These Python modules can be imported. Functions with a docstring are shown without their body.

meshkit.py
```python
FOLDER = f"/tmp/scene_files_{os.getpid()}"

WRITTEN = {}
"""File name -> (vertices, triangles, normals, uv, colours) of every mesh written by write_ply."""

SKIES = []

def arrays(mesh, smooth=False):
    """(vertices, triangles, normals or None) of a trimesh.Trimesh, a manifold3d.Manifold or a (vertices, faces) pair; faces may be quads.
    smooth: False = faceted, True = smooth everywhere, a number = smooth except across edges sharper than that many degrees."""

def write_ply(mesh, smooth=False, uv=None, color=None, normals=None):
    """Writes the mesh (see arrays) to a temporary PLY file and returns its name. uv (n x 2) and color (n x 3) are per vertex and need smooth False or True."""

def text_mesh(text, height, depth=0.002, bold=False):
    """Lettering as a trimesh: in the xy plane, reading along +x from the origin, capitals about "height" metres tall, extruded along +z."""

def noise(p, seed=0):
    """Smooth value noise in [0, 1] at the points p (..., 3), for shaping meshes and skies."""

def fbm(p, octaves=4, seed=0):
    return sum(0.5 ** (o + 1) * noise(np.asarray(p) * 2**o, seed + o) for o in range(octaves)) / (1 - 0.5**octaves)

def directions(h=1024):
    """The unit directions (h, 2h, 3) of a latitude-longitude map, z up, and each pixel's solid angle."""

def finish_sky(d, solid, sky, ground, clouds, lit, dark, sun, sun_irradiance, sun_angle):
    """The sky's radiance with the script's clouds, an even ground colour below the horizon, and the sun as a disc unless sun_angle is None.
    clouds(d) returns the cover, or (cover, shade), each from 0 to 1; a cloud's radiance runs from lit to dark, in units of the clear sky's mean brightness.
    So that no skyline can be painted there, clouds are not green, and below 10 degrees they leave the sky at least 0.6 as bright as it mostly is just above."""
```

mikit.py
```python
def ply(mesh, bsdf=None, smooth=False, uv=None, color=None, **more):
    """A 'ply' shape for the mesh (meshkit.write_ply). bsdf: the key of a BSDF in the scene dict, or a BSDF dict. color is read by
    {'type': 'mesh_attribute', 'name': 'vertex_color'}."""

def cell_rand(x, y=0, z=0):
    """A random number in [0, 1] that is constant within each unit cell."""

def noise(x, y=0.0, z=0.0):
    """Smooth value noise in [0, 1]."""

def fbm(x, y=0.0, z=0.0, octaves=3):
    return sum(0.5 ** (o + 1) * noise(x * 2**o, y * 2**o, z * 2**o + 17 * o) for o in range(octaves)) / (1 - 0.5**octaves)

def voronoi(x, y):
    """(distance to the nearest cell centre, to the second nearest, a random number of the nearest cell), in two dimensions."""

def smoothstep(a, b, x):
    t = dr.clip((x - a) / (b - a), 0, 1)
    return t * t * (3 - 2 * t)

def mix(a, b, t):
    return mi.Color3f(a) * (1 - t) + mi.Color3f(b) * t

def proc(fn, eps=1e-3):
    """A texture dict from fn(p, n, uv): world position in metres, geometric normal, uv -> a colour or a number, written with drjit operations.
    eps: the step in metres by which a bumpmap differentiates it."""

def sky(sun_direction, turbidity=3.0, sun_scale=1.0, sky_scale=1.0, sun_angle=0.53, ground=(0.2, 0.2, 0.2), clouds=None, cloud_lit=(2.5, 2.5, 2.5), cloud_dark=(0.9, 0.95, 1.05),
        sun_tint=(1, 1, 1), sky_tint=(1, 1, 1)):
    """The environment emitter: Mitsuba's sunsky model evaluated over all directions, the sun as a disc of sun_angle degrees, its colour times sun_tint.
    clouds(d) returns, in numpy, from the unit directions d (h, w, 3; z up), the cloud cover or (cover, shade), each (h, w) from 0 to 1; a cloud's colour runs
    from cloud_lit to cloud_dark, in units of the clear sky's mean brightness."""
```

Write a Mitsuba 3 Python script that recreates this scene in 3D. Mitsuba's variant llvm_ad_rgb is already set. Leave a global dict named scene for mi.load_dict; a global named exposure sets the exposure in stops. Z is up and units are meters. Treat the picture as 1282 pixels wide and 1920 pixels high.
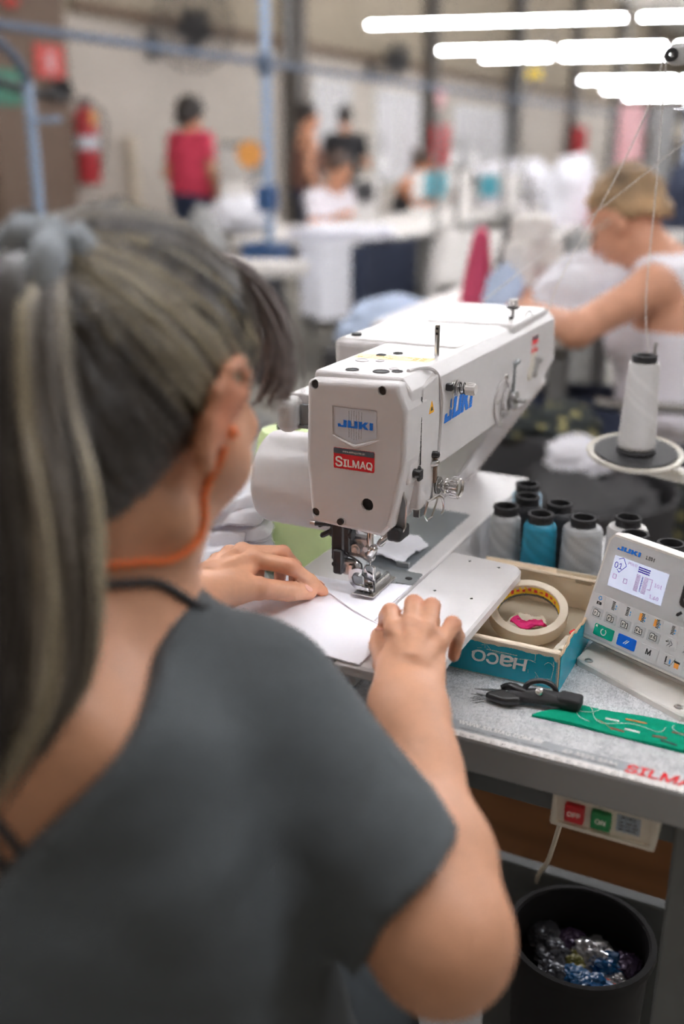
import math, random
import numpy as np, trimesh, manifold3d as m3, shapely.geometry as sg, shapely.ops as so
import mitsuba as mi, drjit as dr
import mikit, meshkit
from mikit import ply, proc, noise, fbm, smoothstep, mix

T = mi.ScalarTransform4f
rng = np.random.default_rng(7); random.seed(7)
scene, labels = {}, {}
# World: x to the right along the table edge, y away from the operator along the machine arm, z up, metres; origin on the floor under the needle.
exposure = 1.92
EYE = np.array([0.4238, -0.9173, 1.25]); YAW, PITCH = math.radians(26.5), math.atan(675 / 1910)
LOOK = np.array([-math.sin(YAW) * math.cos(PITCH), math.cos(YAW) * math.cos(PITCH), -math.sin(PITCH)])
scene['camera'] = {'type': 'thinlens', 'to_world': T().look_at(origin=EYE.tolist(), target=(EYE + LOOK).tolist(), up=[0, 0, 1]),
                   'fov': 2 * math.degrees(math.atan(641 / 1910)), 'fov_axis': 'x', 'aperture_radius': 0.0088, 'focus_distance': 1.06, 'near_clip': 0.05, 'far_clip': 200.0}

TUBE_RADIANCE = 26.0      # fluorescent tubes
WINDOW_RADIANCE = 0.1     # frosted panes lit by the daylight behind them
LED_RADIANCE = 130.0       # the sewing machine's work lamp


# ---------------------------------------------------------------- helpers
def lin(c):
    c = np.asarray(c, float) / 255
    return np.where(c <= 0.04045, c / 12.92, ((c + 0.055) / 1.055) ** 2.4).tolist()


def rgb(c): return {'type': 'rgb', 'value': lin(c)}


def mat(name, c, rough=0.5, metal=0.0, spec=0.5, **more):
    b = {'type': 'principled', 'base_color': c if isinstance(c, dict) else rgb(c), 'roughness': rough, 'metallic': metal, 'specular': spec}
    b.update(more)
    scene['m_' + name] = {'type': 'twosided', 'bsdf': b}
    return 'm_' + name


def vcol(name, rough=0.6, **more):
    return mat(name, {'type': 'mesh_attribute', 'name': 'vertex_color'}, rough, **more)


def emitter(r, c=(255, 255, 255)): return {'type': 'area', 'radiance': {'type': 'rgb', 'value': (np.array(lin(c)) * r).tolist()}}


def numbered(key):
    if key not in used: used.add(key); return key
    n = 1
    while f'{key}_{n:03d}' in used: n += 1
    used.add(f'{key}_{n:03d}'); return f'{key}_{n:03d}'


used = set()


def thing(name, label, cat=None, group=None, kind=None):
    key = numbered(name)
    labels[key] = {'label': label}
    if cat: labels[key]['category'] = cat
    if group: labels[key]['group'] = group
    if kind: labels[key]['kind'] = kind
    return key


def asmesh(m):
    if isinstance(m, (list, tuple)) and len(m) and not isinstance(m[0], np.ndarray):
        ms = [asmesh(x) for x in m]
        return trimesh.util.concatenate(ms)
    if hasattr(m, 'to_mesh'):
        q = m.to_mesh(); return trimesh.Trimesh(q.vert_properties[:, :3].astype(float), q.tri_verts.astype(int), process=False)
    if isinstance(m, tuple): return trimesh.Trimesh(m[0], m[1], process=False)
    return m


def put(parent, name, mesh, m, smooth=35, label=None, color=None, M=None, kind=None, **more):
    """One entry of the scene: a part of parent, or the thing itself when name is None."""
    key = parent if name is None else numbered(f'{parent}__{name}')
    mesh = asmesh(mesh)
    if M is not None: mesh = mesh.copy(); mesh.apply_transform(M)
    scene[key] = ply(mesh, m, smooth if color is None else True, color=color, **more)
    if label: labels.setdefault(key, {})['label'] = label
    if kind: labels.setdefault(key, {})['kind'] = kind
    return key


def one(name, mesh, m, label, cat, group=None, smooth=35, kind=None, **more):
    return put(thing(name, label, cat, group, kind), None, mesh, m, smooth, **more)


def struct(name, mesh, m, label=None, smooth=35, **more):
    used.add(name); labels[name] = {'kind': 'structure'}
    if label: labels[name]['label'] = label
    return put(name, None, mesh, m, smooth, **more)


def frame(o, e1, e2, n=None):
    e1, e2 = np.asarray(e1, float), np.asarray(e2, float)
    M = np.eye(4); M[:3, 0], M[:3, 1], M[:3, 2], M[:3, 3] = e1, e2, np.cross(e1, e2) if n is None else n, o
    return M


def xf(mesh, M): mesh = asmesh(mesh).copy(); mesh.apply_transform(M); return mesh
def mv(mesh, d): mesh = asmesh(mesh).copy(); mesh.apply_translation(d); return mesh


def rotz(deg, o=(0, 0, 0)):
    return trimesh.transformations.translation_matrix(o) @ trimesh.transformations.rotation_matrix(math.radians(deg), [0, 0, 1])


def box(lo, hi):
    lo, hi = np.minimum(lo, hi), np.maximum(lo, hi)
    b = trimesh.creation.box(hi - lo); b.apply_translation((lo + hi) / 2); return b


def rbox(lo, hi, r=0.004, seg=12):
    lo, hi = np.minimum(lo, hi) + r, np.maximum(lo, hi) - r
    return rhull([[x, y, z] for x in (lo[0], hi[0]) for y in (lo[1], hi[1]) for z in (lo[2], hi[2])], r, seg)


def rhull(pts, r, seg=12):
    """Rounded convex hull: the points are the centres of balls of radius r."""
    s = m3.Manifold.sphere(r, seg)
    return m3.Manifold.batch_hull([s.translate([float(c) for c in p]) for p in pts])


def cbox(lo, hi, c=0.002):
    """Chamfered box."""
    lo, hi = np.minimum(lo, hi), np.maximum(lo, hi); p = []
    for x in (0, 1):
        for y in (0, 1):
            for z in (0, 1):
                q = np.where([x, y, z], hi, lo); s = np.where([x, y, z], -c, c)
                for k in range(3): v = q + s; v[k] = q[k]; p.append(v)
    return trimesh.convex.convex_hull(np.array(p))


def tube(pts, r, n=10, cap=True):
    """A tube through the points; r one number or one per point."""
    pts = np.asarray(pts, float); r = np.broadcast_to(np.asarray(r, float), (len(pts),))
    t = np.gradient(pts, axis=0); t /= np.linalg.norm(t, axis=1, keepdims=True) + 1e-12
    a = np.cross(t[0], [0, 0, 1] if abs(t[0][2]) < 0.9 else [1, 0, 0]); a /= np.linalg.norm(a)
    A = []
    for k in range(len(pts)):
        a = a - t[k] * (a @ t[k]); a /= np.linalg.norm(a) + 1e-12; A.append(a)
    A = np.array(A); B = np.cross(t, A)
    th = np.arange(n) * 2 * math.pi / n
    v = (pts[:, None] + r[:, None, None] * (np.cos(th)[None, :, None] * A[:, None] + np.sin(th)[None, :, None] * B[:, None])).reshape(-1, 3)
    i, j = np.meshgrid(np.arange(len(pts) - 1), np.arange(n), indexing='ij'); i, j = i.ravel(), j.ravel(); k = (j + 1) % n
    f = np.vstack([np.stack([i * n + j, i * n + k, (i + 1) * n + k], 1), np.stack([i * n + j, (i + 1) * n + k, (i + 1) * n + j], 1)])
    if cap:
        v = np.vstack([v, pts[:1], pts[-1:]]); L = len(v); q = np.arange(n); w = (q + 1) % n; e = (len(pts) - 1) * n
        f = np.vstack([f, np.stack([q * 0 + L - 2, w, q], 1), np.stack([q * 0 + L - 1, e + q, e + w], 1)])
    return trimesh.Trimesh(v, f, process=False)


def cyl(a, b, r, n=20, r2=None): return tube([a, b], [r, r if r2 is None else r2], n)


def spline(pts, n=24):
    from scipy.interpolate import CubicSpline
    pts = np.asarray(pts, float); d = np.r_[0, np.cumsum(np.linalg.norm(np.diff(pts[:, :3], axis=0), axis=1))]
    return CubicSpline(d, pts)(np.linspace(0, d[-1], n))


def lathe(prof, n=32, o=(0, 0, 0), axis=None):
    """Revolve (radius, height) pairs about z, then turn z to axis and move to o."""
    m = trimesh.creation.revolve(np.asarray(prof, float), sections=n)
    M = np.eye(4) if axis is None else trimesh.geometry.align_vectors([0, 0, 1], np.asarray(axis, float) / np.linalg.norm(axis))
    M[:3, 3] = o; m.apply_transform(M); return m


def extr(poly, h):
    gs = getattr(poly, 'geoms', [poly])
    return trimesh.util.concatenate([trimesh.creation.extrude_polygon(g, h, engine='earcut') for g in gs if g.area > 1e-12])


def rpoly(pts, r):
    p = sg.Polygon(pts); return p.buffer(-r).buffer(r, quad_segs=6)


def rrect(w, h, r=0.002, cx=0.0, cy=0.0):
    return sg.box(cx - w / 2 + r, cy - h / 2 + r, cx + w / 2 - r, cy + h / 2 - r).buffer(r, quad_segs=4)


def mani(mesh):
    mesh = asmesh(mesh); mesh.merge_vertices()
    return m3.Manifold(m3.Mesh(np.asarray(mesh.vertices, np.float32), np.asarray(mesh.faces, np.uint32)))


def text(s, h, M, m, parent, name='lettering', depth=0.0004, bold=True, centre=True, shear=0.0, wide=1.0, label=None):
    t = meshkit.text_mesh(s, h, depth, bold); v = t.vertices
    if centre: v[:, 0] -= (v[:, 0].min() + v[:, 0].max()) / 2
    v[:, 0] *= wide; v[:, 0] += shear * v[:, 1]; t.vertices = v
    return put(parent, name, xf(t, M), m, False, label)


# ---------------------------------------------------------------- soft bodies: distance fields, blended, then meshed by surface nets
def sminf(a, b, k):
    if k <= 0: return np.minimum(a, b)
    h = np.clip(0.5 + 0.5 * (b - a) / k, 0, 1); return b + (a - b) * h - k * h * (1 - h)


def cone(p, a, b, r1, r2):
    a, b = np.asarray(a, float), np.asarray(b, float); ba = b - a
    t = np.clip((p - a) @ ba / (ba @ ba + 1e-12), 0, 1)
    return np.linalg.norm(p - a - t[:, None] * ba, axis=1) - (r1 + (r2 - r1) * t)


def ell(p, c, r, R=None):
    q = p - np.asarray(c, float)
    if R is not None: q = q @ R                  # columns of R: the ellipsoid's axes
    r = np.asarray(r, float); k0 = np.linalg.norm(q / r, axis=1); k1 = np.linalg.norm(q / r ** 2, axis=1) + 1e-9
    return k0 * (k0 - 1) / k1


def chain(p, pts, rs, k=0.01):
    d = None
    for i in range(len(pts) - 1):
        c = cone(p, pts[i], pts[i + 1], rs[i], rs[i + 1]); d = c if d is None else sminf(d, c, k)
    return d


def boxed(fn, p, lo, hi, pad=0.06):
    """fn only near its box; elsewhere the distance to the box plus the pad."""
    lo, hi = np.asarray(lo, float), np.asarray(hi, float)
    g = np.linalg.norm(np.maximum(np.maximum(lo - p, p - hi), 0), axis=1); d = g + 0.02
    n = g < pad
    if n.any(): d[n] = fn(p[n])
    return d


def net(field, lo, hi, h, B=8):
    """Surface nets of field's zero level between lo and hi, at cell size h, evaluated only in the blocks near the surface."""
    lo, hi = np.asarray(lo, float), np.asarray(hi, float); nb = np.ceil((hi - lo) / (h * B)).astype(int)
    g = np.stack(np.meshgrid(*[np.arange(n) for n in nb], indexing='ij'), -1).reshape(-1, 3)
    c = lo + (g + 0.5) * h * B
    d = np.concatenate([field(x) for x in np.array_split(c, max(1, len(c) // 100000))])
    g = g[np.abs(d) < h * B * 1.15]
    o = np.stack(np.meshgrid(*[np.arange(B + 1)] * 3, indexing='ij'), -1).reshape(-1, 3)
    N = (nb * B + 2).astype(np.int64); ids, pos, edges = [], [], []
    corner = np.array([[x, y, z] for x in (0, 1) for y in (0, 1) for z in (0, 1)])
    for part in np.array_split(g, max(1, len(g) // 300)):
        P = (part[:, None] * B + o[None]); F = field((lo + P.reshape(-1, 3) * h)).reshape(len(part), B + 1, B + 1, B + 1)
        S = np.stack([F[:, x:B + x, y:B + y, z:B + z] for x, y, z in corner], -1); neg = (S < 0).sum(-1); act = (neg > 0) & (neg < 8)
        b, x, y, z = np.nonzero(act); s = S[b, x, y, z]
        num = np.zeros((len(b), 3)); cnt = np.zeros(len(b))
        for i in range(8):
            for ax, st in ((0, 4), (1, 2), (2, 1)):
                if corner[i][ax] == 0:
                    j = i + st; m = (s[:, i] < 0) != (s[:, j] < 0); t = np.where(m, s[:, i] / np.where(m, s[:, i] - s[:, j], 1), 0)
                    q = np.repeat(corner[i][None].astype(float), len(b), 0); q[:, ax] += t; num += q * m[:, None]; cnt += m
        cell = part[b] * B + np.stack([x, y, z], 1); ids.append((cell[:, 0] * N[1] + cell[:, 1]) * N[2] + cell[:, 2])
        pos.append(lo + (cell + num / np.maximum(cnt, 1)[:, None]) * h)
        for ax in range(3):
            sl = [slice(0, B)] * 3; sh = list(sl); sh[ax] = slice(1, B + 1)
            a_, b_ = F[(slice(None), *sl)], F[(slice(None), *sh)]; m = (a_ < 0) != (b_ < 0)
            bb, xx, yy, zz = np.nonzero(m); e = part[bb] * B + np.stack([xx, yy, zz], 1)
            edges.append(np.column_stack([np.full(len(e), ax), (a_[bb, xx, yy, zz] < 0).astype(int), e]))
    ids, first = np.unique(np.concatenate(ids), return_index=True); pos = np.concatenate(pos)[first]; E = np.concatenate(edges).astype(np.int64)
    st = np.array([N[1] * N[2], N[2], 1], np.int64); F = []
    for ax in range(3):
        e = E[E[:, 0] == ax]; u, w = st[(ax + 1) % 3], st[(ax + 2) % 3]; base = e[:, 2:] @ st
        q = np.stack([base, base - u, base - u - w, base - w], 1); k = np.clip(np.searchsorted(ids, q), 0, len(ids) - 1)
        ok = (ids[k] == q).all(1); k, inside = k[ok], e[ok, 1].astype(bool)
        k[~inside] = k[~inside][:, ::-1]; F.append(k)
    F = np.concatenate(F); F = np.vstack([F[:, [0, 1, 2]], F[:, [0, 2, 3]]])
    return trimesh.Trimesh(pos, F, process=False)


def soften(m, n=4):
    from scipy.sparse import coo_matrix
    f = m.faces; e = np.vstack([f[:, [0, 1]], f[:, [1, 2]], f[:, [2, 0]]]); e = np.vstack([e, e[:, ::-1]]); N = len(m.vertices)
    A = coo_matrix((np.ones(len(e)), (e[:, 0], e[:, 1])), (N, N)).tocsr(); A.data[:] = 1; w = np.maximum(np.asarray(A.sum(1)).ravel(), 1)[:, None]; v = np.array(m.vertices)
    for _ in range(n):
        for k in (.5, -.52): v = v + k * (A @ v / w - v)
    m.vertices = v
    return m


# ---------------------------------------------------------------- materials
def grain(c, s, amt, o=3):
    a = np.array(lin(c)); f = np.asarray(s, float) * np.ones(3)
    return proc(lambda p, n, uv: mi.Color3f(*a.tolist()) * (1 + amt * (2 * fbm(p.x * f[0], p.y * f[1], p.z * f[2], octaves=o) - 1)))


def wall_paint(p, n, uv):
    t = smoothstep(2.28, 2.31, p.z); s = 0.93 + 0.14 * fbm(p.x * 1.3, p.y * 1.3, p.z * 2.1)
    return mix(lin((190, 182, 174)), lin((164, 153, 136)), t) * s


def floor_col(p, n, uv): return mix(lin((126, 124, 118)), lin((150, 148, 141)), fbm(p.x * 2, p.y * 2, 0)) * (0.9 + 0.2 * noise(p.x * 60, p.y * 60))


def laminate(p, n, uv):
    # pale grey table laminate printed with a fine cloth-like weave
    a = noise(p.x * 420, p.y * 2600) * 0.5 + noise(p.x * 2600, p.y * 420) * 0.5; b = fbm(p.x * 90, p.y * 90)
    return mix(lin((146, 150, 154)), lin((222, 223, 226)), smoothstep(0.24, 0.66, a * 0.75 + b * 0.25))


mat('wall', proc(wall_paint), 0.85); mat('floor', proc(floor_col), 0.55); mat('ceiling', (214, 210, 202), 0.9)
mat('steel_dark', (80, 76, 72), 0.6); mat('steel_brown', (112, 92, 78), 0.7); mat('brown_paint', (118, 100, 88), 0.75)
mat('blue_rail', (70, 84, 104), 0.5); mat('pale_blue', (140, 158, 182), 0.45)
mat('white', (222, 218, 217), 0.32, clearcoat=0.25); mat('machine', grain((210, 207, 208), 60, 0.025), 0.36, clearcoat=0.2, clearcoat_gloss=0.6)
mat('machine_grey', (186, 185, 184), 0.4); mat('ivory', (214, 209, 198), 0.42)
mat('black', (26, 26, 27), 0.38); mat('soft_black', (33, 33, 35), 0.6); mat('hole', (10, 10, 11), 0.8); mat('chrome', (205, 203, 202), 0.07, 1.0); mat('steel', (168, 167, 166), 0.3, 1.0)
mat('satin', (132, 136, 138), 0.42, 0.7); mat('plate_grey', (128, 134, 138), 0.35, 0.35); mat('grey_line', (140, 140, 146), 0.6)
mat('logo_blue', (18, 112, 208), 0.45); mat('red', (206, 34, 44), 0.4); mat('white_print', (240, 238, 236), 0.5); mat('slate', (72, 80, 90), 0.45); mat('badge', (208, 212, 222), 0.3)
mat('yellow', (232, 172, 40), 0.5); mat('pale_yellow', (238, 220, 176), 0.6); mat('ink', (30, 30, 34), 0.6); mat('off_red', (196, 30, 40), 0.35); mat('on_green', (24, 132, 72), 0.35)
mat('laminate', proc(laminate), 0.38); mat('table_edge', (150, 154, 157), 0.4); mat('frame_grey', (102, 106, 107), 0.5); mat('tape_grey', (150, 154, 158), 0.45)
mat('clear_tape', (196, 198, 200), 0.3); mat('white_metal', (205, 205, 204), 0.45); mat('label_grey', (150, 164, 178), 0.5)
mat('wood_brown', grain((166, 112, 72), (4, 4, 30), 0.3), 0.6); mat('cream', (226, 214, 196), 0.6); mat('rubber', (30, 30, 32), 0.75)

# ---------------------------------------------------------------- setting
U0, U1, W0, W1, ZC = -5.58, 9.0, -5.0, 36.0, 4.6
struct('floor', box((U0 - .2, W0 - .2, -.1), (U1 + .2, W1 + .2, 0)), 'm_floor', 'grey concrete factory floor')
struct('ceiling', box((U0 - .2, W0 - .2, ZC), (U1 + .2, W1 + .2, ZC + .1)), 'm_ceiling')
struct('wall_left', box((U0 - .2, W0, 0), (U0, W1, ZC)), 'm_wall', 'long wall painted off-white below and beige above')
struct('wall_right', box((U1, W0, 0), (U1 + .2, W1, ZC)), 'm_wall')
struct('wall_back', box((U0, W1, 0), (U1, W1 + .2, ZC)), 'm_wall')
struct('wall_front', box((U0, W0 - .2, 0), (U1, W0, ZC)), 'm_wall')


def i_beam(o, s=.2, h=ZC):
    x, y = o
    return [box((x, y - s / 2, 0), (x + .02, y + s / 2, h)), box((x + .02, y - .012, 0), (x + s - .02, y + .012, h)), box((x + s - .02, y - s / 2, 0), (x + s, y + s / 2, h))]


for k, w in enumerate((9.82, 13.82, 17.82, 21.82, 25.82, 29.82)):
    key = numbered('column'); labels[key] = {'kind': 'structure', 'label': 'dark steel column of the factory wall'}
    put(key, 'flange', box((U0 + .01, w - .17, 0), (U0 + .2, w + .02, ZC)), 'm_steel_dark'); put(key, 'flange', box((U0 + .01, w + .02, 0), (U0 + .14, w + .17, ZC)), 'm_steel_brown')
struct('trim_1', box((U0, 5.15, 0), (U0 + .12, 6.0, ZC)), 'm_brown_paint', 'brown painted pier at the left end of the wall')
struct('trim_2', box((U0 + .02, 6.2, 2.33), (U0 + .08, 34, 2.4)), 'm_steel_brown', 'horizontal steel rail on the wall')


def window(n, w0, w1, z0, z1, bars, r=WINDOW_RADIANCE):
    k = f'window_{n}'; used.add(k); labels[k] = {'kind': 'structure', 'label': 'bright frosted window with slim bars'}
    put(k, 'pane', box((U0 + .004, w0, z0), (U0 + .012, w1, z1)), 'm_grey_line', emitter=emitter(r, (255, 250, 250)))
    for a, b, c, d in ((w0 - .05, w0, z0 - .05, z1 + .05), (w1, w1 + .05, z0 - .05, z1 + .05), (w0, w1, z0 - .05, z0), (w0, w1, z1, z1 + .05)):
        put(k, 'window_frame', box((U0 + .002, a, c), (U0 + .05, b, d)), 'm_white_metal')
    for i in range(bars):
        w = w0 + (w1 - w0) * (i + 1) / (bars + 1)
        put(k, 'bar', box((U0 + .012, w - .02, z0), (U0 + .04, w + .02, z1)), 'm_white_metal')


window(1, 10.35, 11.25, 1.2, 2.02, 3); window(2, 12.1, 13.5, .9, 1.98, 1); window(3, 15.0, 17.4, .9, 1.9, 2, .08)

# ---------------------------------------------------------------- fluorescent tubes: the visible rows, and unseen rows added to light the near work places
def tube_light(a, b, label, z=2.4, group='bare fluorescent tubes hung in rows'):
    a, b = np.array([*a, z]), np.array([*b, z]); d = (b - a) / np.linalg.norm(b - a)
    k = thing('fluorescent_tube', label, 'tube light', group)
    put(k, 'tube', cyl(a + d * .03, b - d * .03, .016, 10), 'm_white', emitter=emitter(TUBE_RADIANCE, (251, 251, 255)))
    for e, s in ((a, 1), (b, -1)): put(k, 'end_cap', cyl(e, e + d * s * .03, .018, 10), 'm_white')
    for s in (.12, .88): put(k, 'hanger', cyl(a + (b - a) * s + [0, 0, .016], a + (b - a) * s + [0, 0, ZC - z], .004, 5), 'm_steel_dark')


sl = .227
def row(u, w, lens, names, z=2.4):
    for L, nm in zip(lens, names):
        d = L / math.hypot(1, sl); tube_light((u, w), (u + d, w + d * sl), nm, z); u += d + .08; w += (d + .08) * sl


row(-4.19, 8.84, (2.44, 2.44), ('long fluorescent tube of the nearest row, starting above the women in black', 'fluorescent tube of the nearest row, cut by the right edge of the photo'))
row(-4.54, 11.6, (1.38, 1.2, 1.38), ('left fluorescent tube of the upper pair in the second row', 'middle fluorescent tube of the upper pair in the second row', 'fluorescent tube at the right edge in the second row'))
row(-4.44, 12.9, (.92, 1.55, 1.5), ('short fluorescent tube just below the second row', 'lower long fluorescent tube of the second row, beside the thread guide', 'fluorescent tube of the third row behind the thread guide'))
row(-4.38, 17.8, (1.6, 1.6), ('topmost tube of the far bright cluster', 'tube at the right end of the far bright cluster'))
row(-4.7, 20.9, (1.6, 1.6), ('second tube of the far bright cluster', 'right tube of the second line in the far cluster'))
row(-4.9, 23.8, (1.6, 1.6), ('third tube of the far bright cluster', 'right tube of the third line in the far cluster'))
row(-5.1, 26.6, (2.4, 2.4), ('lowest tube of the far bright cluster', 'right tube of the lowest line in the far cluster'))
for w, nm in ((-.85, 'over the operator'), (2.6, 'over the next work table'), (5.6, 'in front of the nearest visible row')):
    row(-3.6, w, (2.4, 2.4, 2.4), [f'{s} fluorescent tube {nm}, added unseen above the frame' for s in ('first', 'second', 'third')])

# ---------------------------------------------------------------- the work table
ZT = .74
tb = thing('sewing_table', 'grey laminate industrial sewing table with a printed ruler along its front edge', 'table')
put(tb, 'tabletop', rbox((-.62, -.1355, .7045), (.62, .45, ZT - .0004), .003), 'm_table_edge')
put(tb, 'laminate_sheet', cbox((-.615, -.1335, ZT - .003), (.615, .447, ZT), .0008), 'm_laminate', label='pale woven-look laminate')
for u in (-.50, .405):
    lg = put(tb, 'leg', rbox((u - .055, -.115, .05), (u + .03, -.075, .70), .004), 'm_frame_grey')
    put(lg, 'foot', rbox((u - .06, -.13, 0), (u + .035, .40, .05), .006), 'm_frame_grey')
    put(tb, 'leg', rbox((u - .03, .30, .05), (u + .03, .34, .70), .004), 'm_frame_grey')
put(tb, 'crossbar', rbox((-.47, .145, .355), (.36, .165, .392), .003), 'm_frame_grey'); put(tb, 'crossbar', rbox((-.5, -.09, .655), (.41, -.04, .7035), .003), 'm_frame_grey')
put(tb, 'apron', box((-.45, .17, .05), (.35, .176, .36)), 'm_frame_grey')
st = put(tb, 'ruler_strip', box((-.5, -.1349, ZT), (.6, -.1255, ZT + .0003)), 'm_white_print', label='white printed ruler strip')
tick = [box((.10 + .005 * i, -.1347, ZT + .0003), (.1004 + .005 * i, -.1325 + (.002 if i % 2 == 0 else 0), ZT + .0005)) for i in range(60)]
put(tb, 'ruler_marks', tick, 'm_ink', False, kind='stuff')
for i in range(22): text(str(10 + i), .0028, frame((.106 + .010 * i, -.1298, ZT + .0003), (-1, 0, 0), (0, -1, 0), (0, 0, 1)), 'm_ink', tb, 'ruler_number', .0002, False)
put(tb, 'web_address_strip', box((.132, -.1235, ZT), (.305, -.1085, ZT + .0003)), 'm_tape_grey', label='grey strip with a web address')
text('WWW.SILMAQ.COM.BR', .0056, frame((.1865, -.1142, ZT + .0003), (1, 0, 0), (0, 1, 0)), 'm_white_print', tb, depth=.0002, wide=.92)
text('47 3321 2444', .0052, frame((.272, -.1188, ZT + .0003), (1, 0, 0), (0, 1, 0)), 'm_white_print', tb, depth=.0002)
for i in range(5): put(tb, 'small_print', box((.150 + .03 * i, -.1212, ZT + .0003), (.176 + .03 * i, -.1203, ZT + .0005)), 'm_ink')
text('SILMAQ', .0125, frame((.3385, -.1245, ZT + .0003), (1, 0, 0), (0, 1, 0)), 'm_red', tb, depth=.0003, wide=1.05, shear=.12, label='red company lettering')

# switch box below the table edge
sw = thing('switch_box', 'ivory on-off switch box under the front edge of the sewing table', 'switch')
put(sw, 'housing', m3.Manifold.batch_boolean([rhull([[u, w, z] for u, z in ((.2455, .700), (.2445, .6685), (.3345, .6685), (.3375, .700)) for w in (-.124, -.088)], .0022), mani(extr(rrect(.084, .0265, .002), .01)).transform(np.array([[1, 0, 0, .2905], [0, 0, -1, -.1225], [0, 1, 0, .6845]]))], m3.OpType.Subtract), 'm_ivory')
for u0, u1, m, s in ((.2555, .2732, 'm_off_red', 'OFF'), (.2795, .2972, 'm_on_green', 'ON')):
    b = put(sw, 'button', rbox((u0, -.1285, .6755), (u1, -.115, .6935), .0016), m, label=('red button reading ' if s == 'OFF' else 'green button reading ') + s)
    text(s, .0048, frame(((u0 + u1) / 2, -.1284, .6822), (1, 0, 0), (0, 0, 1), (0, -1, 0)), 'm_white_print', b, depth=.0004)
nl = put(sw, 'name_plate', box((.3015, -.1230, .6770), (.3225, -.1222, .6945)), 'm_label_grey', label='blue-grey name plate')
text('JUKI', .0032, frame((.311, -.1229, .6905), (1, 0, 0), (0, 0, 1), (0, -1, 0)), 'm_ink', nl, depth=.0003, wide=1.4)
for i in range(3):
    for j in range(3): put(nl, 'print_line', box((.3035 + .006 * i, -.1232, .6795 + .0035 * j), (.3035 + .006 * i + .0042 + .001 * ((i + j) % 2), -.1229, .6807 + .0035 * j)), 'm_ink')
one('switch_cable', tube(spline([(.250, -.10, .668), (.238, -.06, .62), (.215, .02, .53), (.188, .10, .435), (.172, .142, .385), (.168, .157, .34)], 20), .0028, 8), 'm_cream', 'thin cream cable hanging down from the switch box', 'cable')
one('brown_carton', [rbox((-.05, .46, .0), (.345, .80, .56), .004)], 'm_wood_brown', 'brown carton standing on the floor behind the sewing table', 'box')

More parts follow.
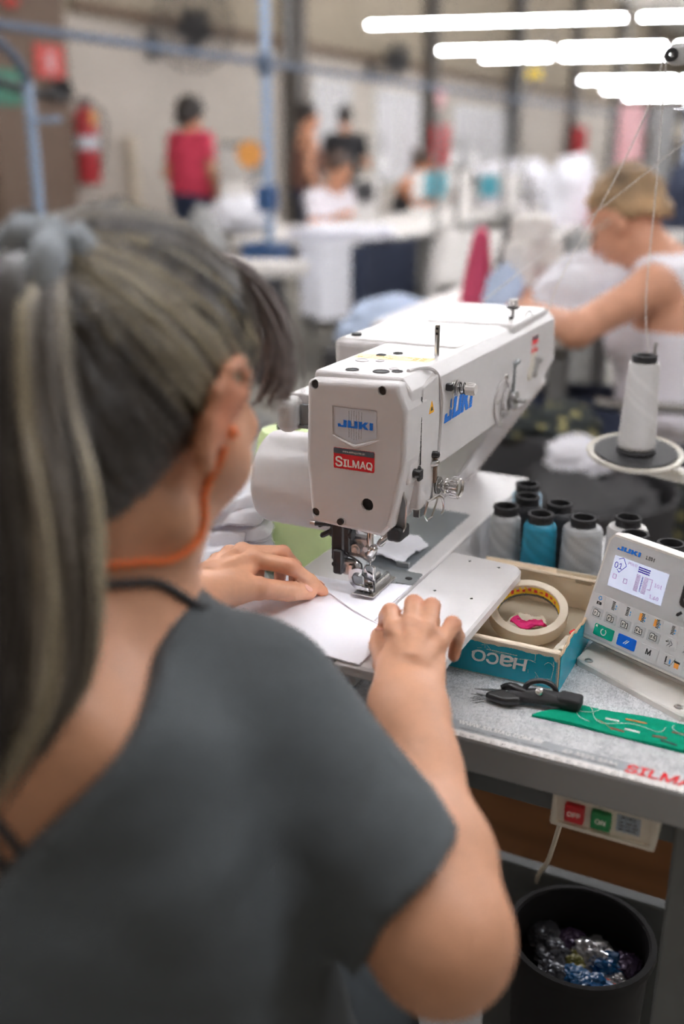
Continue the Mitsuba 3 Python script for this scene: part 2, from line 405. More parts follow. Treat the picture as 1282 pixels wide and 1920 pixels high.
# ---------------------------------------------------------------- the buttonhole sewing machine
sm = thing('sewing_machine', 'white industrial buttonhole sewing machine with blue lettering on the grey table', 'sewing machine')
P = lambda name, mesh, m='m_machine', **k: put(sm, name, mesh, m, **k)


def letters(s, h, M, m, parent, gap=.16, shear=0.0, wide=1.0, depth=.0005):
    """Heavy block capitals J, U, K, I as a logo: one part per letter."""
    G = {'J': (1.15, sg.Polygon([(.72, 1), (1.15, 1), (1.15, .0), (0, 0), (0, .42), (.36, .42), (.36, .24), (.72, .24)])),
         'U': (1.3, sg.Polygon([(0, 1), (.42, 1), (.42, .24), (.88, .24), (.88, 1), (1.3, 1), (1.3, .0), (.0, 0)]).buffer(-.001)),
         'K': (1.25, sg.Polygon([(0, 1), (.42, 1), (.42, .62), (.78, 1), (1.25, 1), (.84, .52), (1.28, 0), (.8, 0), (.5, .38), (.42, .32), (.42, 0), (0, 0)])),
         'I': (.42, sg.Polygon([(0, 0), (.42, 0), (.42, 1), (0, 1)]))}
    W = sum(G[c][0] for c in s) + gap * (len(s) - 1); x = -W / 2
    for c in s:
        q = extr(G[c][1].buffer(-.04).buffer(.04), 1.0); v = q.vertices; v[:, 0] += x; v[:, 1] -= .5; v[:, 0] += shear * v[:, 1]; q.vertices = v * [h * wide, h, depth]
        put(parent, 'letter', xf(q, M), m, False); x += G[c][0] + gap


FR = (0, -1, 0)                                  # towards the operator
fr = lambda u, z, w=-.04: frame((u, w, z), (1, 0, 0), (0, 0, 1), FR)      # a plane facing the operator
sd = lambda w, z, u=.053: frame((u, w, z), (0, 1, 0), (0, 0, 1), (1, 0, 0))  # a plane facing right

# bed, plates
bed = P('bed', [rbox((-.10, .09, .7405), (.035, .48, .80), .004), rbox((-.09, -.10, .7405), (.03, .12, .786), .004)])
P('work_plate', extr(rpoly([(-.0985, -.155), (.0345, -.155), (.0345, .095), (-.0985, .095)], .004), .013).apply_translation((0, 0, .787)), smooth=40, label='white work plate under the cloth')
pr = m3.CrossSection([[(.0356, -.157), (.1285, -.157), (.1280, .147), (.0356, .155)]]).offset(-.019, m3.JoinType.Round).offset(.019, m3.JoinType.Round, circular_segments=48) + m3.CrossSection([[(.0356, -.157), (.07, -.157), (.07, .1525), (.0356, .155)]])
rp = P('side_plate', m3.Manifold.batch_hull([m3.Manifold.extrude(pr.offset(-.0025), .013), m3.Manifold.extrude(pr, .0085).translate([0, 0, .002])]).translate([0, 0, .787]), label='white side plate with small screw holes')
for x, y in ((.0657, .1346), (.1025, .1308), (.0606, .0375), (.1032, .0352), (.0478, .0157)): put(rp, 'screw_hole', cyl((x, y, .7995), (x, y, .8003), .0017, 12), 'm_hole')
P('slide_plate', mv(extr(rpoly([(-.068, .055), (.012, .055), (.012, .288), (-.068, .288)], .006), .0012), (0, 0, .7995)), 'm_plate_grey', label='grey recessed slide plate')
npl = P('needle_plate', mv(extr(rpoly([(-.03, -.02), (.033, -.02), (.033, .072), (-.03, .072)], .003), .0010), (0, 0, .8002)), 'm_satin', label='satin steel needle plate')
put(npl, 'slot', box((.0015, -.004, .8011), (.0075, .046, .8016)), 'm_hole')
cl = P('corner_plate', mv(extr(rpoly([(.014, .035), (.034, .035), (.034, .062), (.014, .062)], .004), .0015), (0, 0, .8010)), 'm_satin'); put(cl, 'hole', cyl((.0245, .05, .8022), (.0245, .05, .8028), .0042, 16), 'm_hole')

# head
face_pts = [(-.051, 1.0365), (.0445, 1.0405), (.0535, 1.018), (.0525, .965), (.0385, .892), (.030, .8835), (-.048, .888), (-.0535, .955)]
face = rhull([(u * .93, w, .963 + (z - .963) * .94) for u, z in face_pts for w in (-.034, .012)], .0055, 20)
cut = mani(extr(sg.Polygon([(-.0225, 1.0125), (.0238, 1.0125), (.0238, .985), (.0005, .9765), (-.0225, .985)]).buffer(.0016), .0022)).transform(np.array([[1, 0, 0, -.0005], [0, 0, -1, -.0377], [0, 1, 0, 0]]))
holes = [(-.0445, 1.0325), (.029, 1.0335), (-.0445, .8985), (.0145, .9155)]
ball = [m3.Manifold.cylinder(.02, r, r, 24).transform(np.array([[1, 0, 0, u], [0, 0, -1, -.034], [0, 1, 0, z]])) for (u, z), r in zip(holes, (.0046, .0046, .0046, .0066))]
fc = P('face_cover', m3.Manifold.batch_boolean([face, cut, *ball], m3.OpType.Subtract), label='white face cover with badge and stickers')
for (u, z), r in zip(holes, (.0043, .0043, .0043, .0066)):
    put(fc, 'screw' if r < .005 else 'oil_window', [cyl((u, -.0365, z), (u, -.033, z), r, 20)], 'm_black' if r < .005 else 'm_hole')
put(fc, 'screw', [cyl((-.0145, -.0435, .8935), (-.0145, -.034, .8935), .0034, 16), ], 'm_black'); put(fc, 'screw_ring', cyl((-.0145, -.0403, .8935), (-.0145, -.037, .8935), .0052, 20), 'm_machine')
put(fc, 'badge_rim', tube([(-.0268, -.0389, .9842), (-.012, -.0393, .9785), (.0003, -.0395, .9742), (.013, -.0393, .9785), (.0278, -.0389, .9842)], [.0006, .0016, .0020, .0016, .0006], 10), 'm_machine')
bd = put(fc, 'badge', xf(extr(sg.Polygon([(-.0222, 1.0122), (.0235, 1.0122), (.0235, .9852), (.0005, .9772), (-.0222, .9852)]).buffer(.0003), .0006), frame((-.0005, -.0380, 0), (1, 0, 0), (0, 0, 1), FR)), 'm_badge', label='silvery shield badge with blue lettering')
for i in range(6): put(bd, 'stripe', box((-.0068 + .0027 * i, -.0387, .9805 + .0008 * abs(i - 2.5)), (-.0063 + .0027 * i, -.0384, 1.0105)), 'm_grey_line')
letters('JUKI', .0074, fr(.0005, .9965, -.0388), 'm_logo_blue', bd, wide=1.12)
st = put(fc, 'sticker', xf(extr(rrect(.045, .0215, .0012), .0004), fr(-.0005, .9605, -.0395)), 'm_red', label='red and grey company sticker')
put(st, 'band', xf(extr(rrect(.0448, .0056, .0012), .0004), fr(-.0005, .9682, -.0398)), 'm_slate')
text('S', .0100, fr(-.0170, .9522, -.0399), 'm_white_print', st, wide=1.05); text('ILMAQ', .0074, fr(.0040, .9526, -.0399), 'm_white_print', st, wide=.96)
text('www.silmaq.com.br', .0019, fr(-.0005, .9673, -.0402), 'm_white_print', st, bold=False)

# arm, rear box, column, motor
arm_prof = [(-.02, .9395), (.40, .9395), (.498, .975), (.488, 1.038), (-.02, 1.038)]
arm = rhull([(u, w, z) for w, z in arm_prof[:3] for u in (-.051, .049)] + [(u, w, 1.040) for w in (-.02, .488) for u in (-.049, .041)] + [(u, w, 1.030) for w in (-.02, .488) for u in (-.051, .049)], .004, 16)
am = P('arm', arm, label='long white arm')
P('rear_cover', rhull([(u, w, z) for u in (-.107, .03) for w, z in ((.16, .965), (.152, 1.036), (.46, .965), (.472, 1.037))], .010, 20))
P('rear_cap', rhull([(u, w, z) for u, w in ((-.06, .30), (-.075, .47), (.041, .47), (.044, .315)) for z in (1.03, 1.0435)], .005, 16))
P('column', rhull([(u, w, .80) for u in (-.105, -.052) for w in (.34, .47)] + [(u, w, .945) for u in (-.105, .044) for w in (.30, .478)], .006, 16))
P('motor_cover', lathe([(0, 0), (.046, 0), (.0515, .003), (.0535, .009), (.0535, .13), (0, .13)], 48, (-.152, .055, .898), (1, 0, 0)), label='white round motor cover')
lv = P('stop_handle', rhull([(u, w, z) for u in (-.094, -.091) for w in (-.010, .002) for z in (.981, .9985)], .0095, 20), 'm_machine_grey', label='grey rounded handle')
put(lv, 'bracket', [rbox((-.098, .006, .985), (-.052, .045, 1.010), .002)], 'm_machine'); put(lv, 'bracket', [box((-.083, -.006, .976), (-.0535, .03, .979)), cbox((-.0800, -.004, .978), (-.0540, .0, 1.0015), .0005)], 'm_satin')
put(lv, 'screw', cyl((-.058, -.006, .9855), (-.058, -.003, .9855), .0022, 12), 'm_black'); put(lv, 'screw', cyl((-.060, -.006, .9945), (-.060, -.003, .9945), .0016, 12), 'm_chrome')

# right side of the head: side cover with its seam, slit, warning triangle
sc_ = P('side_cover', rhull([(u, w, z) for u in (.040, .0505) for w, z in ((.006, .905), (.006, 1.028), (.044, 1.034), (.050, .99), (.045, .935), (.028, .905))], .004, 16))
put(sc_, 'seam', tube(spline([(.0545, .052, .945), (.0549, .0545, .985), (.0547, .0495, 1.025), (.051, .042, 1.040), (.044, .030, 1.0445), (.037, .006, 1.0450)], 30), .0022, 8), 'm_machine')
put(sc_, 'slit', box((.0542, -.0005, .952), (.0550, .0008, 1.022)), 'm_hole')
tri = put(sc_, 'warning_sign', xf(extr(sg.Polygon([(-.0062, 0), (.0062, 0), (0, .0115)]).buffer(.0006), .0003), sd(.027, 1.0005, .0545)), 'm_yellow', label='yellow warning triangle')
put(tri, 'mark', xf(extr(sg.Polygon([(-.003, .002), (.003, .002), (0, .0065)]), .0003), sd(.027, 1.0005, .0548)), 'm_ink', False)
letters('JUKI', .0225, sd(.1125, .9905, .0532), 'm_logo_blue', am, shear=.28, wide=.83, gap=.14)
rs = put(am, 'sticker', box((.0530, .383, 1.000), (.0535, .409, 1.022)), 'm_red', label='small red sticker at the back of the arm'); put(rs, 'band', box((.0534, .383, 1.018), (.0538, .409, 1.022)), 'm_slate'); text('SILMAQ', .0052, sd(.396, 1.006, .0535), 'm_white_print', rs, wide=.9)
sl_ = put(am, 'lever_slot', rhull([(.0526, .375, .972), (.0526, .392, .997)], .006, 12), 'm_ivory'); put(sl_, 'lever', [rhull([(.060, .378, .974), (.060, .389, .990)], .0035, 10), cyl((.053, .389, .992), (.066, .389, .992), .004, 12)], 'm_steel')

# tension post on the arm
tn = P('thread_tension', [cyl((.053, .085, 1.015), (.066, .085, 1.015), .003, 12)], 'm_steel', label='upper thread tension with white ribbed nut')
for u, r in ((.0562, .0085), (.0588, .0092), (.0614, .0086)): put(tn, 'disc', lathe([(0, 0), (r, .0004), (r, .0012), (0, .0016)], 24, (u, .085, 1.015), (1, 0, 0)), 'm_chrome')
put(tn, 'spring', tube([(.0625 + .0005 * i, .085 + .0062 * math.cos(i * .7), 1.015 + .0062 * math.sin(i * .7)) for i in range(16)], .0006, 6), 'm_black')
put(tn, 'nut', lathe([(0, 0), (.0062, 0), (.0062, .009), (.0052, .0105), (0, .0105)], 24, (.0705, .085, 1.015), (1, 0, 0)), 'm_white'); put(tn, 'rib', [box((.0707, .085 + .0062 * math.cos(a) - .0004, 1.015 + .0062 * math.sin(a) - .0004), (.0795, .085 + .0062 * math.cos(a) + .0004, 1.015 + .0062 * math.sin(a) + .0004)) for a in np.arange(14) * math.pi / 7], 'm_white', kind='stuff')
put(tn, 'wire_guide', tube(spline([(.054, .074, 1.018), (.060, .073, 1.012), (.0605, .072, 1.003), (.060, .0735, .996), (.0555, .080, .993), (.053, .083, .994)], 24), .0008, 6), 'm_chrome'); put(tn, 'guide_block', cbox((.053, .069, 1.014), (.060, .0745, 1.022), .001), 'm_black')

# bobbin winder
bw = P('bobbin_winder', [lathe([(0, 0), (.027, 0), (.0285, .0012), (.0285, .003), (.0255, .0042), (.0255, .002), (0, .002)], 40, (.053, .262, .962), (1, 0, 0))], label='bobbin winder disc with steel lever on the arm side')
put(bw, 'wheel', lathe([(0, 0), (.0105, 0), (.0125, .002), (.0125, .005), (.0110, .0065), (0, .0065)], 32, (.062, .276, .962), (1, 0, 0)), 'm_steel'); put(bw, 'hub', lathe([(0, 0), (.0165, 0), (.0165, .004), (0, .004)], 32, (.0565, .272, .960), (1, 0, 0)), 'm_machine')
put(bw, 'spindle', cyl((.068, .276, .962), (.080, .276, .962), .003, 14), 'm_steel'); put(bw, 'lever', [rhull([(.064, .270, .968), (.064, .276, .985)], .002, 8), cbox((.063, .2725, .983), (.0655, .2775, 1.008), .0006), rhull([(.0642, .276, 1.007), (.0642, .288, 1.0085)], .0032, 10)], 'm_satin')
for w, z in ((.268, .9915), (.2385, .967), (.252, .9365)): put(bw, 'screw', lathe([(0, 0), (.0042, 0), (.0034, .003), (0, .0035)], 16, (.0555, w, z), (1, 0, 0)), 'm_chrome')
put(bw, 'cam', [rhull([(.058, .262, .945), (.058, .266, .962)], .003, 8), cyl((.056, .256, .950), (.066, .256, .950), .0035, 12)], 'm_chrome')

# lower tension with its knob, take-up and thread hooks
lt = P('thread_tension', [cyl((.050, .045, .918), (.066, .045, .918), .0035, 14)], 'm_chrome', label='chrome thread tension knob under the arm')
put(lt, 'knob', lathe([(0, 0), (.0085, 0), (.0088, .0015), (.0076, .003), (.0076, .006), (.0105, .0075), (.0108, .016), (.0098, .0175), (.0085, .0155), (0, .0155)], 36, (.0655, .045, .918), (1, 0, 0)), 'm_chrome')
put(lt, 'flute', [cyl((.0735, .045 + .0106 * math.cos(a), .918 + .0106 * math.sin(a)), (.0812, .045 + .0106 * math.cos(a), .918 + .0106 * math.sin(a)), .0011, 6) for a in np.arange(20) * math.pi / 10], 'm_chrome', kind='stuff')
put(lt, 'coil', tube([(.060 + .0006 * i, .045 + .006 * math.cos(i * .8), .918 + .006 * math.sin(i * .8)) for i in range(14)], .0007, 6), 'm_steel')
for u in (.0555, .0578): put(lt, 'disc', lathe([(0, 0), (.0095, .0003), (.0095, .0012), (0, .0015)], 24, (u, .045, .918), (1, 0, 0)), 'm_steel')
put(lt, 'bracket', [cbox((.051, .028, .905), (.054, .040, .948), .0008), rhull([(.054, .033, .944), (.060, .033, .946)], .0035, 10)], 'm_chrome'); put(lt, 'bracket', [cbox((.054, .036, .922), (.0575, .042, .952), .001)], 'm_steel_brown'); put(lt, 'spring_cap', rhull([(.052, .034, .954), (.058, .036, .954)], .004, 10), 'm_black')
put(lt, 'wire_guide', tube([(.056, .012, .905), (.060, .010, .911), (.063, .018, .9115), (.064, .028, .9095), (.062, .018, .892), (.060, .010, .890), (.0585, .006, .897), (.060, .010, .9095)], .0011, 8), 'm_chrome')
put(lt, 'wire_guide', tube(spline([(.058, .012, .910), (.064, .024, .912), (.066, .034, .909), (.067, .038, .900), (.067, .037, .893), (.0655, .035, .890)], 24), .0013, 8), 'm_chrome')
put(lt, 'hook_block', [cbox((.046, .004, .893), (.054, .020, .906), .001)], 'm_steel')
gp = P('guard_plate', [xf(extr(sg.Polygon([(.0428, .9384), (.0458, .9321), (.0508, .9187), (.0502, .8929), (.0457, .8835), (.0357, .8772), (.0300, .8800), (.0380, .9000), (.0405, .9200)]), .0016), frame((0, -.0235, 0), (1, 0, 0), (0, 0, 1), FR))], 'm_satin', label='bent steel guard plate')
put(gp, 'bent_edge', tube([(.0428, -.024, .9384), (.0458, -.0245, .9321), (.0510, -.025, .9187), (.0504, -.025, .8929), (.0457, -.0245, .8835), (.0357, -.024, .8772)], .0011, 8), 'm_chrome')
P('guard_screw', rhull([(.052, -.012, .9465), (.056, -.012, .9465)], .0048, 12), 'm_black')
P('lamp_housing', rhull([(u, w, z) for u in (.036, .0455) for w in (-.030, -.010) for z in (.880, .889)], .0028, 12), 'm_soft_black', label='black work lamp housing')
P('work_lamp', mv(xf(trimesh.creation.cylinder(.0050, .0006, sections=20), np.eye(4)), (.0405, -.018, .8771)), 'm_white', emitter=emitter(LED_RADIANCE, (250, 252, 255)), label='lit work lamp under the head')
P('hand_screw', [rhull([(.049, .012, .930), (.053, .0, .948)], .003, 10), cbox((.0535, -.006, .936), (.057, .004, .9475), .001)], 'm_soft_black')

# top of the arm
post = P('thread_post', [cyl((.030, .100, 1.043), (.030, .100, 1.0765), .0026, 16)], 'm_chrome', label='chrome thread guide post on top of the arm')
for z in (1.068, 1.0735): put(post, 'eyelet', cyl((.0310, .0965, z), (.0300, .0985, z), .0013, 10), 'm_hole')
for u, w, r in ((-.018, -.008, .0055), (.012, -.004, .0072), (.026, .004, .0045), (.018, .014, .0038), (-.024, .075, .0042), (-.012, .093, .0042), (-.030, .040, .006), (-.012, .046, .0035)):
    put(am, 'oil_hole', lathe([(0, 0), (r, 0), (r + .0012, .0004), (r + .0012, .0012), (r, .0014), (r, .0008), (0, .0008)], 24, (u, w, 1.0436), (0, 0, 1)), 'm_machine' if (u, w) in ((-.030, .040), (-.012, .046), (.018, .014)) else 'm_soft_black')
wl = put(am, 'caution_label', mv(extr(rpoly([(-.048, .052), (.036, .060), (.036, .083), (-.048, .075)], .002), .0004), (0, 0, 1.0438)), 'm_pale_yellow', label='pale yellow caution label on the arm top')
for i in range(9):
    for j in range(3): put(wl, 'print_line', box((-.044 + .0085 * i, .0575 + .0008 * i + .0052 * j, 1.0442), (-.038 + .0085 * i, .0592 + .0008 * i + .0052 * j, 1.0444)), 'm_yellow' if (i + j) % 4 == 0 or i > 6 else 'm_ivory')
tr = P('thread_tension', cyl((.030, .366, 1.048), (.030, .366, 1.060), .0022, 12), 'm_steel', label='small thread tension at the rear of the arm top')
put(tr, 'disc', lathe([(0, 0), (.008, .0004), (.008, .003), (0, .0034)], 24, (.030, .366, 1.0595), (0, 0, 1)), 'm_soft_black'); put(tr, 'nut', lathe([(0, 0), (.0062, 0), (.0062, .008), (.005, .0092), (0, .0092)], 20, (.030, .366, 1.063), (0, 0, 1)), 'm_white'); put(tr, 'stem', cyl((.032, .352, 1.046), (.032, .352, 1.052), .003, 10), 'm_black')
put(tr, 'wire_guide', tube(spline([(.040, .385, 1.048), (.045, .392, 1.054), (.046, .398, 1.050), (.044, .405, 1.048)], 14), .0009, 6), 'm_steel')
put(am, 'cover_screw', cyl((-.098, .168, 1.046), (-.098, .168, 1.0485), .006, 16), 'm_soft_black')

# needle bar, clamp and presser foot
P('needle_bar', [cyl((0, 0, .845), (0, 0, .90), .0036, 16), rhull([(0, 0, .846), (.003, 0, .852)], .0058, 12)], 'm_chrome'); P('needle', cyl((0, 0, .806), (0, 0, .846), .0008, 8), 'm_chrome')
P('needle_clamp', [rhull([(-.006, .004, .872), (.028, .006, .878)], .0055, 12), rhull([(.010, .004, .858), (.020, .006, .872)], .004, 10), cyl((-.002, -.008, .853), (-.002, .006, .853), .003, 10), cyl((.013, -.004, .86), (.030, .006, .876), .0022, 10)], 'm_chrome')
P('clamp_arm', [cbox((-.041, -.012, .835), (-.026, .010, .878), .002), cbox((-.037, -.016, .822), (-.026, -.004, .850), .0015), cyl((-.044, -.004, .866), (-.018, -.004, .866), .0062, 16), cyl((-.0345, -.0175, .834), (-.0345, -.012, .834), .0028, 12), cbox((-.030, -.010, .846), (-.020, .004, .874), .0012), rhull([(-.034, -.002, .876), (-.020, .004, .878)], .006, 10)], 'm_black', label='black clamp arm')
ca = P('clamp_lever', [rhull([(-.060, -.010, .874), (-.036, -.002, .874)], .0028, 10), rhull([(-.054, -.006, .860), (-.040, -.002, .868)], .003, 10), tube([(-.048 + .010 * math.cos(a), -.004, .873 + .010 * math.sin(a)) for a in np.linspace(-.4, 3.6, 20)], .0026, 8)], 'm_black'); put(ca, 'tip', cyl((-.066, -.012, .8745), (-.060, -.010, .874), .0026, 12), 'm_chrome')
P('foot_bracket', [cbox((-.027, .000, .838), (-.002, .012, .862), .002), rhull([(-.020, .006, .846), (-.002, .004, .84)], .006, 12), cyl((-.015, -.006, .850), (-.015, .004, .850), .006, 18), cyl((-.015, -.008, .850), (-.015, -.005, .850), .0035, 14), cbox((-.030, -.010, .820), (-.010, -.002, .838), .002)], 'm_steel')
P('clamp_wire', tube([(-.027, -.010, .846), (-.012, -.012, .842), (-.004, -.013, .838), (-.002, -.014, .826), (.003, -.015, .824), (.012, -.016, .822), (.0128, -.016, .810)], .0011, 8), 'm_black')
ft = P('presser_foot', [xf(extr(sg.Point(0, 0).buffer(.012, quad_segs=12).intersection(sg.box(-.012, -.012, .004, .012)).difference(sg.Point(0, 0).buffer(.0078)).union(sg.box(-.001, -.012, .012, -.0085)).union(sg.box(-.0115, 0, -.008, .014)), .004), fr(-.006, .8215, -.012)), cbox((.006, -.014, .806), (.010, .034, .812), .0008), cbox((-.006, -.014, .806), (-.002, .034, .812), .0008), cbox((-.004, -.008, .812), (.008, -.002, .834), .001)], 'm_chrome', label='chrome buttonhole presser foot')
put(ft, 'sole', cbox((-.011, -.021, .8046), (.014, .040, .8066), .0006), 'm_chrome'); put(ft, 'rubber', box((-.009, -.0205, .8066), (.008, -.012, .8070)), 'm_soft_black')
put(ft, 'guide_rail', [cbox((-.001, .0, .8066), (.003, .046, .8085), .0005)], 'm_black'); put(ft, 'window', cbox((-.0135, -.0145, .815), (-.002, -.0135, .824), .0004), 'm_satin'); put(ft, 'window', xf(extr(rrect(.008, .006, .002), .001), fr(.003, .832, -.0075)), 'm_satin')

# ---------------------------------------------------------------- things on and under the table
mat('teal_card', grain((0, 138, 158), 60, .08), .45); mat('card', (226, 212, 192), .75); mat('card_grey', (176, 164, 144), .8); mat('torn', (204, 180, 150), .9)
bxk = thing('cardboard_box', 'open teal cardboard box with worn edges and upside-down white lettering', 'box')
B0, B1, D0, D1, BZ = .068, .2135, -.013, .190, .782
tornf = [(B0, ZT), (B1, ZT)] + [(u, .7762 + .0030 * (meshkit.fbm(np.array([[u * 160, 1., 2.]]), 4, 3)[0] - .5) - (.004 if u > .2085 else 0)) for u in np.linspace(B1, B0, 70)]
fp = put(bxk, 'front_panel', box((B0, D0 + .0006, ZT), (B1 - .0005, D0 + .0052, BZ)), 'm_card', label='front panel with white lettering')
put(fp, 'teal_face', xf(extr(sg.Polygon(tornf), .0008), frame((0, D0 + .0008, 0), (1, 0, 0), (0, 0, 1), FR)), 'm_teal_card')
put(fp, 'lip', rhull([(u, w, BZ - .0012) for u in (B0 + .002, B1 - .002) for w in (D0 + .0015, D0 + .006)], .0016, 8), 'm_card')
hx, hz = .1525, .7615
for c, du, h, wd in (('H', .0222, .0122, 1.30), ('a', .0082, .0154, 1.35), ('C', -.0066, .0122, 1.18), ('O', -.0215, .0122, 1.30)):
    text(c, h, frame((hx + du, D0, hz + .0056), (-1, 0, 0), (0, 0, -1), FR), 'm_white_print', fp, 'letter', .0003, True, shear=.12, wide=wd)
for i, (a, b) in enumerate(((-.0272, .002), (-.0287, .0038), (-.0262, .0044), (-.0299, .0028))): put(fp, 'print_dot', box((hx + a, D0 - .0003, hz + b - .001), (hx + a + .0011, D0, hz + b + .0001)), 'm_white_print')
put(fp, 'print_line', box((hx - .014, D0 - .0003, hz + .0085), (hx + .018, D0, hz + .0089)), 'm_card')
sc1 = [[(.132, .7735), (.140, .7735), (.143, .770), (.156, .7685), (.166, .7662), (.176, .7672), (.190, .7668)], [(.1895, .7770), (.1892, .7690)], [(.190, .7560), (.193, .7470), (.1915, .7455)], [(.196, .7500), (.206, .7520)], [(.199, .7665), (.204, .7700), (.208, .7665)], [(.1830, .7540), (.1826, .7575)], [(.128, .7690), (.133, .7705)], [(.2075, .742), (.2068, .752), (.2085, .764), (.2078, .772)], [(.192, .7420), (.191, .7520)], [(.136, .776), (.1365, .7715)]]
put(fp, 'crease', [tube([(u, D0 + .0001, z) for u, z in spline(s, 12)] if len(s) > 2 else [(u, D0 + .0001, z) for u, z in s], .00028, 4) for s in sc1], 'm_card', False, kind='stuff', label='white creases in the print')
tornr = [(D0, ZT), (D1, ZT)] + [(w, .779 + .003 * math.sin(w * 60) + .0012 * math.sin(w * 390)) for w in np.linspace(D1, D0, 40)]
put(bxk, 'right_panel', xf(extr(sg.Polygon(tornr), .0012), frame((B1 + .0006, 0, 0), (0, 1, 0), (0, 0, 1), (1, 0, 0))), 'm_teal_card', label='teal right side with a torn top edge')
put(bxk, 'inner_panel', xf(extr(sg.Polygon([(w, z - (.003 if z > .75 else 0)) for w, z in tornr]), .0022), frame((B1 - .0022, 0, 0), (0, 1, 0), (0, 0, 1), (1, 0, 0))), 'm_card_grey')
put(bxk, 'torn_edge', [tube([(B1 + .0008 + .0006 * math.sin(w * 170), w, .7805 + .003 * math.sin(w * 60) + .0012 * math.sin(w * 390)) for w in np.linspace(D0, D1, 40)], .0015, 6), tube([(B1 + .0002, D0, z) for z in np.linspace(.742, .7775, 12)], .0008, 5)], 'm_torn', kind='stuff')
put(bxk, 'left_panel', box((B0, D0, ZT), (B0 + .003, D1, BZ)), 'm_card_grey'); put(bxk, 'bottom', box((B0, D0, ZT), (B1, D1, ZT + .0015)), 'm_card_grey')
bp = put(bxk, 'back_panel', xf(extr(sg.Polygon([(B0, ZT), (B1, ZT), (B1, .775), (.197, .775), (.197, .773), (.178, .773), (.178, .777), (.155, .777), (.155, .787), (B0, .787)]), .002), frame((0, D1, 0), (1, 0, 0), (0, 0, 1), FR)), 'm_card')
put(bp, 'inner_layer', box((B0, D1 - .0008, ZT), (B1, D1 + .003, .785)), 'm_card_grey')
put(bp, 'flap', xf(box((0, -.0012, 0), (.139, .0012, .017)), frame((.0690, D1 - .001, .7810), (.9995, .01, -.012), (0, .35, .94))), 'm_card', label='folded cream flap')

n = np.array([.257 * .36, -.966 * .36, .933]); n /= np.linalg.norm(n); tc = np.array([.1485, .099, .7735])
tp = thing('tape_roll', 'cream masking tape roll with yellow core label leaning inside the teal box', 'tape roll')
put(tp, 'tape', lathe([(.0350, -.017), (.0430, -.017), (.0435, -.0155), (.0435, -.0005), (.0430, 0), (.0350, 0), (.0350, -.017)], 56, tc, n), 'm_cream'); put(tp, 'core', lathe([(.0343, -.0168), (.0356, -.0168), (.0356, -.0004), (.0343, -.0004), (.0343, -.0168)], 56, tc, n), 'm_cream')
Mt = trimesh.geometry.align_vectors([0, 0, 1], n); Mt[:3, 3] = tc
th0 = math.atan2(*(np.linalg.inv(Mt[:3, :3]) @ np.array([-.2, .97, .0]))[[1, 0]])
def core_band(a0, a1, z0, z1, m, nm, r=.0341):
    a = np.linspace(th0 + a0, th0 + a1, 24); v = np.array([[r * math.cos(t), r * math.sin(t), z] for t in a for z in (z0, z1)]); k = np.arange(23) * 2
    put(tp, nm, xf(trimesh.Trimesh(v, np.vstack([np.stack([k, k + 1, k + 3], 1), np.stack([k, k + 3, k + 2], 1)]), process=False), Mt), m, True)
mat('label_yellow', (238, 204, 32), .5); mat('label_pale', (220, 214, 204), .5)
core_band(-2.2, 1.9, -.0130, -.0028, 'm_label_yellow', 'core_label'); core_band(.05, .75, -.0055, -.0026, 'm_label_pale', 'core_label', .0340); core_band(-1.6, -.35, -.0165, -.0130, 'm_ink', 'core_label'); core_band(.9, 1.75, -.0062, -.0028, 'm_label_pale', 'core_label', .0340); core_band(-2.2, 1.9, -.0165, -.0132, 'm_slate', 'core_label', .03415)
for i in range(11): core_band(-1.0 + .2 * i, -1.0 + .2 * i + .11, -.0105 + .0015 * (i % 2), -.0066 + .0012 * (i % 3), 'm_red', 'label_mark', .0339)

mat('magenta', (196, 34, 104), .75); mat('paper', (232, 226, 212), .7)
def scrap(pts, z, h, m, name, label, cat, seed):
    """A crumpled piece of cloth or paper: a thin sheet over the outline, its surface bent by noise."""
    p = sg.Polygon(pts); q = extr(p.segmentize(.006), .0012); q = q.subdivide_to_size(.006); v = q.vertices; nn = meshkit.fbm(np.c_[v[:, :2] * 60, v[:, :1] * 0], 3, seed)
    v[:, 2] += z + h * nn; q.vertices = v
    return one(name, q, m, label, cat, smooth=60)
scrap([(.134, .080), (.150, .074), (.166, .078), (.172, .096), (.163, .106), (.150, .092), (.138, .096)], .7475, .020, 'm_magenta', 'cloth_scrap', 'magenta cloth scrap inside the masking tape roll', 'fabric scrap', 3)
scrap([(.124, .095), (.145, .092), (.168, .108), (.158, .124), (.128, .120)], .7435, .018, 'm_paper', 'paper_note', 'crumpled printed paper beneath the masking tape roll', 'paper', 5)
scrap([(.190, .050), (.207, .052), (.209, .085), (.195, .09)], .7445, .012, 'm_paper', 'paper_note', 'folded white paper between tape roll and box side', 'paper', 8)
scrap([(.202, .072), (.2095, .070), (.2098, .083), (.204, .085)], .757, .012, 'm_red', 'cloth_scrap', 'tiny orange-red scrap at the box right side', 'fabric scrap', 9)

